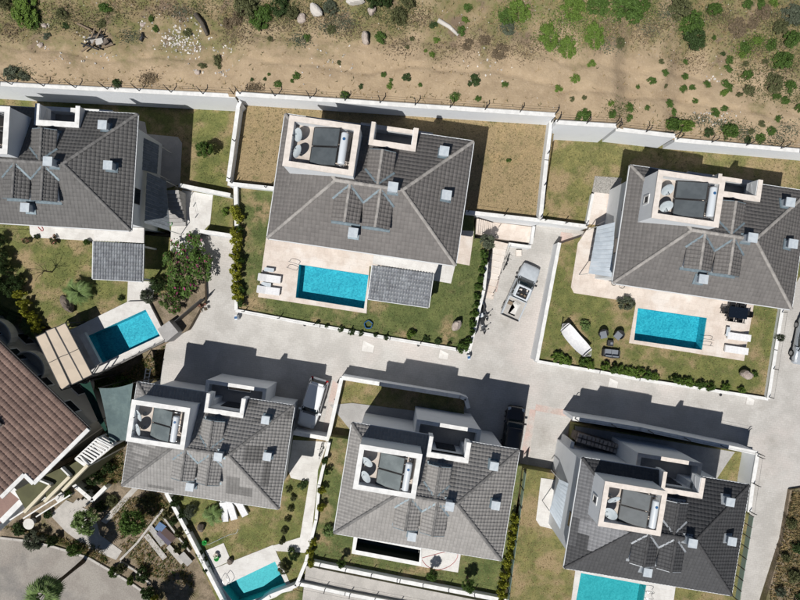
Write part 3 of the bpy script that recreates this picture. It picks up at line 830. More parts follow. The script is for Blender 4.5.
    # windows of the facades
    for i, (fx, fy, nrm, w, h, zc) in enumerate([(-4.3,-4.08,'s',1.8,2.1,1.15),(-.8,-4.08,'s',2.6,2.2,1.2),(3.8,-4.08,'s',1.8,2.1,1.15),(-4.3,-4.08,'s',1.6,1.3,4.6),(-.8,-4.08,'s',1.8,1.9,4.3),(3.8,-4.08,'s',1.6,1.3,4.6),
                                             (6.55,-1.6,'e',1.2,1.3,4.6),(6.55,1.8,'e',1.0,1.2,1.6),(-6.55,-1.4,'w',1.2,1.3,4.6),(-6.55,2.0,'w',.8,.9,4.8),(-4.2,4.08,'n',1.2,1.3,4.6),(5.3,4.08,'n',1.0,1.3,4.6),(1.2,3.58,'n',1.6,2.0,4.65)]):
        def fr(fx=fx, fy=fy, nrm=nrm, w=w, h=h, zc=zc, o=0.0, p=.05, q=.0):
            mb = MB()
            ex = (w/2+o); 
            if nrm in 'sn':
                s = -1 if nrm == 's' else 1
                return mb.box(fx-ex, fx+ex, min(fy+s*q, fy+s*p), max(fy+s*q, fy+s*p), zc-h/2-o, zc+h/2+o)
            s = 1 if nrm == 'e' else -1
            return mb.box(min(fx+s*q, fx+s*p), max(fx+s*q, fx+s*p), fy-ex, fy+ex, zc-h/2-o, zc+h/2+o)
        wn_ = cpart('window', ('wf', i), lambda: fr(o=.06, p=.04, q=-.03), M_frame, root)
        cpart('window_pane', ('wp', i), lambda: fr(p=.055, q=.041), M_glass, wn_)
    return root

HOUSES = {'1': ([(284.2,114.2),(474.3,140.8),(455,266.4),(268,238)], 43.0),
          '3': ([(630,166.4),(810.4,193.2),(791.4,308.4),(611,281.6)], 45.3),
          '5': ([(351.4,423.6),(518.4,450.4),(502,560),(334.4,532)], 44.9),
          '6': ([(580,458.4),(749.6,487),(733,593.6),(563.6,566.4)], 44.4),
          '4': ([(136,382.4),(295.6,407),(279,508),(122,485)], 47.6),
          '0': ([(-39,104),(137,114.4),(131,230.6),(-45,220)], 46.2)}
V = {}
V['1'] = villa('1', 'brown-grey roofed villa with a turquoise pool in the middle of the upper row', M_tile['1'], M_capl, M_coping, M_flash)
V['3'] = villa('3', 'brown-grey roofed villa at the right edge above the dining table and pool', M_tile['3'], M_capl, M_coping, M_flash)
V['0'] = villa('0', 'grey roofed villa cut off by the left edge beside the bougainvillea', M_tile['0'], M_capd, M_cwhite, M_flash)
# patches: slope 0 south, 1 east, 2 north, 3 west; (slope, along, along, up, up, factor)
V['4'] = villa('4', 'pale grey roofed villa with dark patched tiles beside the parked white car', M_tile['4'], M_capd, M_cwhite, M_flash,
     [(0,2.4,4.9,.2,.62,.6),(0,9.6,11.9,1.0,1.9,.58),(0,9.6,10.9,1.9,2.6,.62),(3,1.4,9,0,4.8,.72),(3,4.9,5.3,1.6,3,1.5),(3,5.8,6.2,.6,2.4,1.45),(3,6.6,7.0,1.0,1.7,1.5),(3,7.2,7.6,1.6,3.0,1.4),(1,4.3,5.6,2.0,3.6,.6),(1,2.2,4.4,1.1,1.7,.6),(1,8.4,9.4,.1,.6,.6),(2,3.2,5.2,.0,.6,.65),(2,2.3,3.4,1.5,1.9,.68)], sc=.922)
V['5'] = villa('5', 'pale grey roofed villa at the bottom centre with an empty dark pool behind it', M_tile['5'], M_capd, M_cwhite, M_flash,
     [(0,5.2,5.8,2.6,3.2,.72),(3,3.9,4.2,3.6,4.2,.7),(2,5.2,5.9,2.0,3.6,.82)], sc=.93)
V['6'] = villa('6', 'dark slate roofed villa at the bottom right with a pale tile patch', M_tile['6'], M_caps, M_coping, M_flashl,
     [(3,5.0,6.4,.6,4.6,3.3),(3,6.4,7.4,1.5,4.6,3.2),(3,7.4,8.0,2.1,3.9,3.1),(3,.4,5.0,0,3.9,2.3),(3,5.0,7.6,0,.6,1.35)], sc=.92)

# ------------------------------------------------------------------ things on the tower terraces
def rfz(key): return V[key]
def on_villa(key, x, y, z):
    o = V[key]; c, s = math.cos(o.rotation_euler.z), math.sin(o.rotation_euler.z); k = o.scale.x
    return Vector((o.location.x + k*(c*x-s*y), o.location.y + k*(s*x+c*y), o.location.z + k*z))
WHERE = {'1': 'on the central villa tower', '3': 'on the tower of the right-edge villa', '0': 'on the tower of the left-edge villa',
         '4': 'on the bottom left villa tower', '5': 'on the bottom centre villa tower', '6': 'on the tower of the dark slate roofed villa'}
def dish(key, x, y, label, yaw, tilt=48, r=.48):
    p = on_villa(key, x, y, TFLOOR); root = thing('satellite_dish', label, 'satellite dish', p, V[key].rotation_euler.z + yaw, 'satellite dishes on the villa towers')
    part('mast', MB().tube([(0,0,0),(0,0,.62)], .03, 6).lathe([(.14,0),(.14,.03)], 8), M_steel, root)
    mb = MB(); n = 20; prof = [(0,-.0),(.2*r/.48,.015),(.36*r/.48,.05),(r,.1)]
    vs = [(0, 0, 0)]; fs = []
    for (rr, zz) in prof[1:]:
        for k in range(n): vs.append((rr*math.cos(2*math.pi*k/n), rr*math.sin(2*math.pi*k/n)*1.1, zz))
    for k in range(n): fs.append((0, 1+k, 1+(k+1) % n))
    for i in range(len(prof)-2):
        for k in range(n): fs.append((1+i*n+k, 1+(i+1)*n+k, 1+(i+1)*n+(k+1) % n, 1+i*n+(k+1) % n))
    m = len(vs); vs += [(a, b, c-.02) for a, b, c in vs]; fs += [tuple(reversed([i+m for i in f])) for f in fs]
    mb.add(vs, fs)
    rot = Matrix.Translation((0, -.08, .72)) @ Matrix.Rotation(R(tilt), 4, 'X')
    mb.v = [tuple(rot @ Vector(v)) for v in mb.v]
    part('reflector', mb, M_dish, root, True)
    tip = rot @ Vector((0, -.1, .5)); bot = rot @ Vector((0, -r, .1))
    part('feed_arm', MB().tube([bot, tip], .014, 6).tube([tip, tip + (rot.to_3x3() @ Vector((0, .02, -.12)))], .035, 8), M_frame, root)
def heater(key, label, pm):
    root = thing('solar_water_heater', label, 'water heater', on_villa(key, 0, 0, TFLOOR), V[key].rotation_euler.z, 'solar water heaters on the villa towers', V[key].scale.x)
    zl, zh, xl, xh = .34, 1.12, -4.45, -2.45
    for y0, y1 in ((.72, 2.03), (2.09, 3.42)):
        mb = MB(); A = [(xl, y0, zl), (xh, y0, zh), (xh, y1, zh), (xl, y1, zl)]; B = [(a-.03, b, c-.08) for a, b, c in A]
        f = [(0,1,2,3),(7,6,5,4),(0,4,5,1),(1,5,6,2),(2,6,7,3),(3,7,4,0)]
        pn = part('collector_frame', MB().add(A + B, f), M_frame, root)
        e = .05; sl = (zh-zl)/(xh-xl)
        C = [(xl+e, y0+e, zl+e*sl+.012), (xh-e, y0+e, zh-e*sl+.012), (xh-e, y1-e, zh-e*sl+.012), (xl+e, y1-e, zl+e*sl+.012)]
        D = [(a, b, c-.01) for a, b, c in C]
        part('collector_glass', MB().add(C + D, f), pm, pn)
    tk = part('water_tank', MB().loft([[(-2.06+.27*k*math.cos(t), y, 1.18+.27*k*math.sin(t)) for t in [2*math.pi*i/18 for i in range(18)]] for y, k in ((.88,.7),(.93,.97),(1.0,1),(3.0,1),(3.07,.97),(3.12,.7))]), M_tank, root, True)
    part('tank_emblem', MB().lathe([(.11, 0), (.11, .012)], 12, (-2.06, 2.62, 1.445)), M_hose, tk)
    for y in (.85, 2.06, 3.3):
        mb = MB().bar((xl, y, .03), (-1.72, y, .03), .05)
        mb.bar((xl+.05, y, 0), (xl+.05, y, zl-.05), .05); mb.bar((xh, y, 0), (xh, y, zh-.08), .05); mb.bar((-1.75, y, 0), (-2.0, y, 1.0), .05); mb.bar((xh, y, .85), (-1.85, y, .85), .05)
        part('stand', mb, M_steel, root)
    part('pipe', MB().tube([(-2.06,1.2,.92),(-2.3,1.2,.5),(-1.75,1.0,.05),(-1.68,3.2,.05)], .025, 6), M_frame, root)
yaws = {'1': (R(-70), R(-95)), '3': (R(15), R(5)), '0': (R(-30), R(-20)), '4': (R(-60), R(-70)), '5': (R(-40), R(-60)), '6': (R(20), R(-60))}
for k in '134560':
    heater(k, 'twin-panel solar water heater with white tank ' + WHERE[k], M_panelo if k in '45' else M_panel)
    for i, (y, nm) in enumerate(((2.65, 'rear'), (1.42, 'front'))):
        dish(k, -5.3 + .12*i, y, '%s satellite dish of the pair %s' % (nm, WHERE[k]), yaws[k][i])

# ------------------------------------------------------------------ terraces and pools
def slab(px, z, m, label, name='patio', t=.12, cat='patio', group=None):
    EXCL.append(W(px, z))
    return struct(name, MB().prism(W(px, z), z - t, z), m, label, cat)
def pool(deck, hole, z, deckm, label, dlabel, basin, depth=1.25, level=.14, cop=.0):
    O, H_ = W(deck, z), W(hole, z)
    EXCL.append(O)
    struct('pool_deck', MB().slab_hole(O, H_, z - 1.6, z), deckm, dlabel, 'pool deck')
    c = sum(H_, Vector())/len(H_)
    root = thing('swimming_pool', label, 'pool', (c.x, c.y, z - depth - .1))
    G = [c + (p - c)*1.004 for p in H_]; I = [c + (p - c)*.995 for p in H_]
    mb = MB()
    mb.prism([(p.x, p.y) for p in G], z - depth - .1, z - depth)
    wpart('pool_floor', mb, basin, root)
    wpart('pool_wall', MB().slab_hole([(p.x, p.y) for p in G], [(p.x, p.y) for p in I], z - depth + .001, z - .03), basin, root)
    wm = MB(); n = len(I)
    wm.v = [(p.x, p.y, z - level) for p in [c + (q-c)*.999 for q in I]]; wm.f = [tuple(range(n))]
    if (I[1]-I[0]).cross(I[2]-I[1]).z < 0: wm.f = [tuple(reversed(range(n)))]
    wo = wpart('water_surface', wm, M_water, root)
    return root
def ladder(p, rz, label, z):
    root = thing('pool_ladder', label, 'ladder', p, rz, 'steel pool ladders')
    for s in (-.27, .27):
        pts = [(.42, s, .0), (.42, s, .5)] + [(.42-.5*math.sin(t)*0 - .42*(1-math.cos(t)), s, .5+.22*math.sin(t)) for t in [math.pi*i/8 for i in range(1, 8)]] + [(-.42, s, .5), (-.42, s, -1.0)]
        part('handrail', MB().tube(pts, .022, 6), M_steel, root)
    for zz in (-.35, -.65, -.95): part('rung', MB().bar((-.42, -.27, zz), (-.42, .27, zz), .05, .03), M_steel, root)
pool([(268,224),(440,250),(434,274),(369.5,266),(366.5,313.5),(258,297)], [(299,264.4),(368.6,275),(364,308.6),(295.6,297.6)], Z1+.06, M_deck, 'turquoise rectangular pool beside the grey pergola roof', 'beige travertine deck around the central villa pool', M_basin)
slab([(434,258),(456,262),(451,283.5),(431,280)], Z1+.05, M_deckw, 'white square terrace right of the grey pergola roof')
slab([(452,230),(474,231),(469.5,265.5),(450,262)], Z1+.04, M_deck, 'beige terrace along the right side of the central villa')
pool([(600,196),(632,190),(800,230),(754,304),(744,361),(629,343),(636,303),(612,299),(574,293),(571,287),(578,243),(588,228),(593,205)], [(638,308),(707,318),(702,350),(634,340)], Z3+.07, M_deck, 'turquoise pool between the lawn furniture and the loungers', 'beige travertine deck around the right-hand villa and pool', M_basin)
slab([(595,176),(622,178),(618,195),(592,192)], Z3+.56, M_gravel, 'grey gravel bed at the corner of the right back lawn', 'gravel_bed', cat='gravel')
slab([(593,192),(619,195),(606,226),(588,224)], Z3+.565, M_deck, 'pinkish tiled side path left of the right-hand villa', 'path', cat='path')
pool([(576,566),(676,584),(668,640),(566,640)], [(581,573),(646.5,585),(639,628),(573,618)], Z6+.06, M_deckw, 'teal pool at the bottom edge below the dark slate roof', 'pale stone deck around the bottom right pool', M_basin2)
slab([(541,478),(570,482),(566,545),(556,530),(540,526),(536,520)], Z6+.05, M_deckw, 'white rounded patio left of the dark slate roofed villa')
slab([(205,551),(223.5,543),(231,560.8),(213,568.6)], Z4+.045, M_deckw, 'small white terrace with toys beside the bottom left pool')
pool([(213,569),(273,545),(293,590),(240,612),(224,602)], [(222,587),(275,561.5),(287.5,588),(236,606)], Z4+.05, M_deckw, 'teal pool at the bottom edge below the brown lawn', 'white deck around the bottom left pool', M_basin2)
slab([(272,546),(300,537.5),(309,482),(291,478),(288,470),(293,440),(329,442),(317.5,482),(311,539),(306,553),(276,551)], Z4+.04, M_deckw, 'pale winding garden path between the two bottom left villas', 'path', cat='path')
pool([(354,534.5),(421.5,547),(421.5,566.5),(351.5,553.5)], [(357.5,538),(420.3,550),(419,562),(355.5,550)], Z5+.12, M_cwhite, 'narrow black-lined pool with dark water behind the bottom centre villa', 'white rim of the narrow dark pool', M_frame, 1.6, .9)
slab([(421.8,546),(461,553),(458,572.5),(421.5,566.8)], Z5+.1, M_deckw, 'small white terrace with a red hose behind the bottom centre villa')
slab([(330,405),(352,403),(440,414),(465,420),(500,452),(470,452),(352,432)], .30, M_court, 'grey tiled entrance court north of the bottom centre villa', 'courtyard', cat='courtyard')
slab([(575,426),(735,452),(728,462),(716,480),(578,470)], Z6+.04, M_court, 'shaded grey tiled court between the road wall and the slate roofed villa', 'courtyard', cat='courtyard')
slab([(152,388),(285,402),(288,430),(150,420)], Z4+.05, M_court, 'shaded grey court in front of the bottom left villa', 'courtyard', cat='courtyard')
slab([(29,222),(145,224),(144,243),(94,241),(33,237.5),(30,234)], Z0+.05, M_deckw, 'white terrace strip in front of the left-edge villa')
slab([(136,120),(145,122),(147,134),(178,137),(182,143),(180,184),(168,188),(136,200)], Z0+.05, M_slab, 'pale slab beside the left-edge villa in its shadow')
slab([(182,190),(213,195),(210,224),(201,233),(186,262),(170,250),(172,214),(178,208)], Z0+.045, M_deckw, 'cream paved entrance terrace at the foot of the shaded steps')
slab([(128,280),(156,282),(152,300),(127,302)], Z0+.04, M_deckw, 'white paving strip between pergola and bougainvillea')
pool([(70,330),(128,301.5),(148,301),(167,338.5),(92,376),(78,346)], [(88,336),(145.5,309.5),(160,336),(100,364)], Z0+.3, M_deckw, 'turquoise pool half shaded by the beige awnings', 'white deck around the awning-shaded pool', M_basin)
ladder(at(293,266,Z1+.06), R(-100+90-8), 'steel ladder at the central villa pool', Z1)
ladder(at(706,342,Z3+.07), R(172), 'steel ladder at the right-hand pool beside the loungers', Z3)
ladder(at(228,578,Z4+.05), R(-60), 'steel ladder at the bottom left pool', Z4)
ladder(at(647,592,Z6+.06), R(172), 'steel ladder at the bottom right pool', Z6)

mb = MB().prism([at_road(*p) for p in ((166,328),(177,320),(186,331),(174,341))], -.8, 1.25)
gb = solo('gate_pillar', mb, M_court, 'grey angular gate pillar at the corner of the shaded pool', 'pillar')  # concrete toned down to grey, so its shade sits in the colour
solo('metal_gate', MB().bar(at(177,321,1.0), at(203,299,1.0), .06, 1.2), M_frame, 'dark metal gate leaf beside the bougainvillea', 'gate')
# tiled pergola roofs
def pergola(px, zc, z0, label, flat, tilt=.22):
    P = [at(p[0], p[1], zc) for p in px]        # NW, NE, SE, SW
    c = sum(P, Vector())/4; u = (P[1]-P[0]+P[2]-P[3])/2; v = (P[0]-P[3]+P[1]-P[2])/2
    rz = math.atan2(u.y, u.x); L, B = u.length, v.length
    root = thing('pergola', label, 'pergola', (c.x, c.y, z0), rz)
    h = zc - z0; tn = tilt/B
    rf = part('roof', MB().prism([(-L/2,-B/2),(L/2,-B/2),(L/2,B/2),(-L/2,B/2)], lambda x, y: h-.12+tn*(y+B/2)-tilt/2, lambda x, y: h+tn*(y+B/2)-tilt/2), M_fascia, root)
    s = [dict(o=(-L/2,-B/2,h-tilt/2+.01), ea=(1,0), eb=(0,1), L=L, B=B, tan=tn, lo=lambda b: 0.0, hi=lambda b: L)]
    t = link('roof_tiles', tile_mesh('roof_tiles', s, M_pergtile, 5, wa=.24, ea_=.34, relief=1.5, var=.2), rf); t['kind'] = 'stuff'
    part('fascia', MB().bar((-L/2-.04,-B/2,h-tilt/2-.02),(-L/2-.04,B/2,h+tilt/2-.02),.08,.2).bar((L/2+.04,-B/2,h-tilt/2-.02),(L/2+.04,B/2,h+tilt/2-.02),.08,.2).bar((-L/2,-B/2-.04,h-tilt/2-.03),(L/2,-B/2-.04,h-tilt/2-.03),.08,.2), M_fascia, rf)
    fl = [Matrix.Rotation(-rz, 3, 'Z') @ (at(p[0], p[1], zc+.05) - Vector((c.x, c.y, zc+.05))) for p in flat]
    part('flat_roof', MB().prism([(p.x, p.y) for p in fl], h-.1, h+.05), M_deckw, root)
    for sx in (-1, 1):
        for sy in (-1, 1): part('post', MB().box(sx*(L/2-.2)-.08, sx*(L/2-.2)+.08, sy*(B/2-.2)-.08, sy*(B/2-.2)+.08, 0, h-.1), M_cwhite, root)
pergola([(372,264.5),(434.5,274.5),(427,306.5),(368.5,299.5)], Z1+2.9, Z1, 'glazed grey tiled pergola roof beside the central pool', [(374,252),(440,261),(434.8,273.6),(372.5,263.8)])
pergola([(94,241.5),(143.5,244),(142.5,281.5),(93,278.5)], Z0+2.9, Z0, 'glazed grey tiled pergola roof in front of the left-edge villa', [(94.3,226),(144,228),(143.8,243),(94.2,240.6)])

# awnings over the shaded pool's west end
for i, (px, lb) in enumerate((([(36,337),(45.5,332.5),(70,384),(61.5,390)], 'outer beige awning strip nearest the brown roof'),
                       ([(46,331),(55,327.5),(83,379.5),(72,384.5)], 'middle beige awning strip with a cross seam'),
                       ([(56,327.5),(65.5,323),(92.5,374.5),(83.5,379)], 'inner beige awning strip shading the pool'))):
    P = W(px, Z0+3.1); c = sum(P, Vector())/4
    root = thing('awning', lb, 'awning', (c.x, c.y, Z0 + .2), group='beige awning strips over the left pool end')
    wpart('canvas', MB().prism(P, Z0+3.1, Z0+3.14), M_canvas, root)
    mb = MB()
    for a, b in zip(P, P[1:] + P[:1]): mb.bar(a + Vector((0,0,.0)), b + Vector((0,0,.0)), .07, .09)
    mb.bar((P[0]+P[1])/2*.5 + (P[2]+P[3])/2*.5 + (P[0]-P[1])*.5 + Vector((0,0,.05)), (P[0]+P[1])/2*.5 + (P[2]+P[3])/2*.5 - (P[0]-P[1])*.5 + Vector((0,0,.05)), .05, .04)
    wpart('frame', mb, M_frame, root)
    for q in P: wpart('post', MB().bar((q.x, q.y, Z0-1.0), (q.x, q.y, Z0+3.1), .08), M_frame, root)
fence([(90,379),(130,359),(167,340)], Z0+.35, 'white railing along the outer edge of the shaded pool', .9, 1.6, (0,0), 0, 3, 'railing', .05)
solo('pool_bench', MB().box(-.3, .3, -1.6, 1.6, 0, .4, Matrix.Translation(at(92,349,Z0+.3)) @ Matrix.Rotation(R(28), 4, 'Z')), M_cwhite, 'long white bench between the awnings and the shaded pool', 'bench')
# shade nets beside the bottom left villa
def sail(px, m, label, posts=True):
    P = [at(*p) for p in px]; c = sum(P, Vector())/4
    n = 10; mb = MB()
    for i in range(n+1):
        for j in range(n+1):
            u, v = i/n, j/n
            e = .05*(4*u*(1-u)); f = .05*(4*v*(1-v))
            uu = u + (0.5-u)*f*1.4; vv = v + (.5-v)*e*1.4
            p = P[0]*(1-uu)*(1-vv) + P[1]*uu*(1-vv) + P[2]*uu*vv + P[3]*(1-uu)*vv
            p.z -= .35*math.sin(math.pi*u)*math.sin(math.pi*v)
            mb.v.append(tuple(p))
    for i in range(n):
        for j in range(n): a = i*(n+1)+j; mb.f.append((a, a+1, a+n+2, a+n+1))
    k = len(mb.v); mb.v += [(x, y, z-.02) for x, y, z in mb.v]; mb.f += [tuple(reversed([q+k for q in f])) for f in list(mb.f)]
    root = thing('shade_net', label, 'shade net', (c.x, c.y, ZL))
    wpart('net', mb, m, root, True)
    for q in P: wpart('pole', MB().tube([(q.x, q.y, ZL), (q.x, q.y, q.z+.05)], .05, 6), M_frame, root)
sail([(99,388,2.6),(133,383,2.9),(129,441,2.5),(110,444,2.3)], M_sail, 'large grey-green shade net beside the bottom left villa tower')
sail([(80,383,2.0),(90,381,2.2),(112,443,1.8),(98,421,1.6)], M_netg, 'narrow dark green net below the beige awnings')

# ------------------------------------------------------------------ lean-to roofs against the villas
def leanto(px, zhi, zlo, z0, m, label, ridges=True, sub='roof_sheet'):
    """px: NW, NE, SE, SW; the high side is named by zhi per corner"""
    P = [at(p[0], p[1], z) for p, z in zip(px, zhi)]
    c = sum(P, Vector())/4; root = thing('lean_to_roof', label, 'lean-to', (c.x, c.y, z0))
    n = 12
    for k in range(n):
        a, b = P[0].lerp(P[3], (k+.02)/n), P[0].lerp(P[3], (k+.98)/n); d, e = P[1].lerp(P[2], (k+.02)/n), P[1].lerp(P[2], (k+.98)/n)
        lift = Vector((0, 0, .03 if k % 2 else 0))
        A = [a+lift, d+lift, e+lift, b+lift]; B = [q - Vector((0,0,.04)) for q in A]
        f = [(0,1,2,3),(7,6,5,4),(0,4,5,1),(1,5,6,2),(2,6,7,3),(3,7,4,0)]
        if (A[1]-A[0]).cross(A[2]-A[1]).z < 0: f = [tuple(reversed(g)) for g in f]
        wpart(sub, MB().add(A + B, f), m, root)
    zm = min(zhi)
    for q in P:
        if q.z < zm+.1: wpart('post', MB().bar((q.x, q.y, z0), (q.x, q.y, q.z-.05), .05), M_cwhite, root)
    return root
leanto([(597,226.5),(615,222),(611.5,277),(588.5,273.5)], [Z3+2.7, Z3+4.2, Z3+4.2, Z3+2.7], 0, Z3, M_poly, 'pale blue corrugated lean-to left of the right-edge villa')
leanto([(559,479),(570,484),(565,538),(549.5,511)], [Z6+2.6, Z6+3.8, Z6+3.8, Z6+2.6], 0, Z6, M_poly, 'pale blue corrugated lean-to left of the slate roofed villa')
leanto([(138,135),(159,145),(157,174),(135,168)], [Z0+4.2, Z0+2.8, Z0+2.8, Z0+4.2], 0, Z0, M_shingle, 'rear grey shingled lean-to in the shadow of the left-edge villa')
leanto([(147,172),(166,181),(170,231),(144.5,223)], [Z0+3.9, Z0+2.6, Z0+2.6, Z0+3.9], 0, Z0, M_shingle, 'front grey shingled lean-to above the shaded entrance steps')
def rubble_wall(px, z0, h, label, t=.5):
    a, b = at(*px[0], z0+h), at(*px[1], z0+h)
    root = thing('stone_wall', label, 'wall', (a.x, a.y, z0)); d = b-a; L = d.length; d.normalize(); s = Vector((-d.y, d.x, 0)); rnd = random.Random(5)
    wpart('wall_core', MB().bar(Vector((a.x,a.y,z0+h/2-.05)), Vector((b.x,b.y,z0+h/2-.05)), t*.8, h-.1), M_rockd, root)
    x = 0
    while x < L-.2:
        w = rnd.uniform(.28, .5)
        for k in (-1, 1):
            c = a + d*(x+w/2) + s*k*t*.25
            ww, tt, hh = w*.46, t*.24, rnd.uniform(.1, .22)
            mb = MB(); c.z = z0+h-.05
            mb.add([c+d*ww*i+s*tt*j*rnd.uniform(.8,1.05)+Vector((0,0,kz)) for kz, sc in ((-.1,1),(hh,.8)) for i, j in ((-1*sc,-1*sc),(1*sc,-1*sc),(1*sc,1*sc),(-1*sc,1*sc))], [(3,2,1,0),(4,5,6,7),(0,1,5,4),(1,2,6,5),(2,3,7,6),(3,0,4,7)])
            wpart('stone', mb, M_rock, root)
        x += w
rubble_wall([(577,437),(628,452)], Z6, 1.6, 'rough stone wall in the shaded court beside the road wall', .9)

# ------------------------------------------------------------------ outdoor steps
def flight(p, q, w, n, m, label, z0, group=None):
    """p top of the flight, q its foot"""
    root = thing('outdoor_steps', label, 'stairs', (q.x, q.y, z0), group=group)
    d = Vector((q.x-p.x, q.y-p.y, 0)); L = d.length; d.normalize(); s = Vector((-d.y, d.x, 0))*w/2
    for k in range(n):
        z = p.z + (q.z-p.z)*(k+.5)/n; a = Vector((p.x, p.y, 0)) + d*L*k/n; b = Vector((p.x, p.y, 0)) + d*(L*(k+1)/n - .012)
        wpart('step', MB().prism([a-s, b-s, b+s, a+s], z0-.4, z), m, root)
    return root
slab([(493,222),(534,227),(531.5,243),(493,238)], 1.35, M_deck, 'pinkish tiled landing between the two flights of steps', 'landing', 1.4, 'landing')
wall([(534,226.5),(531.5,243.5)], 2.0, 0, 'short white wall at the end of the tiled landing', .2)
wall([(509,244),(531,247)], 1.75, 0, 'short white wall below the tiled landing', .22)
flight(at(476.5,226,Z1), at(494,230.5,1.35), 1.35, 9, M_deck, 'upper flight of pinkish stone steps beside the central villa', .6)
flight(at(501.5,242,1.35), at(486.5,298,.25), 1.25, 9, M_deck, 'long lower flight of pinkish stone steps beside the pickup', .0)
fence([(509,246),(492,296)], 1.0, 'dark handrail beside the long lower steps', .8, 1.6, (0,0), 0, 2, 'railing', .045)
fence([(474,239),(495,235.5)], Z1, 'dark handrail above the upper steps', .8, 1.3, (0,0), 0, 2, 'railing', .045)
flight(at(170,190,Z0+1.9), at(178,226,Z0+.2), 1.5, 9, M_court, 'grey steps in the shadow of the left-edge villa', Z0)  # darker tile colour stands in for the house's shade on the steps
fence([(179,188),(186,222)], Z0+1.3, 'dark handrail along the shaded entrance steps', .8, 1.2, (0,0), 0, 2, 'railing', .05)

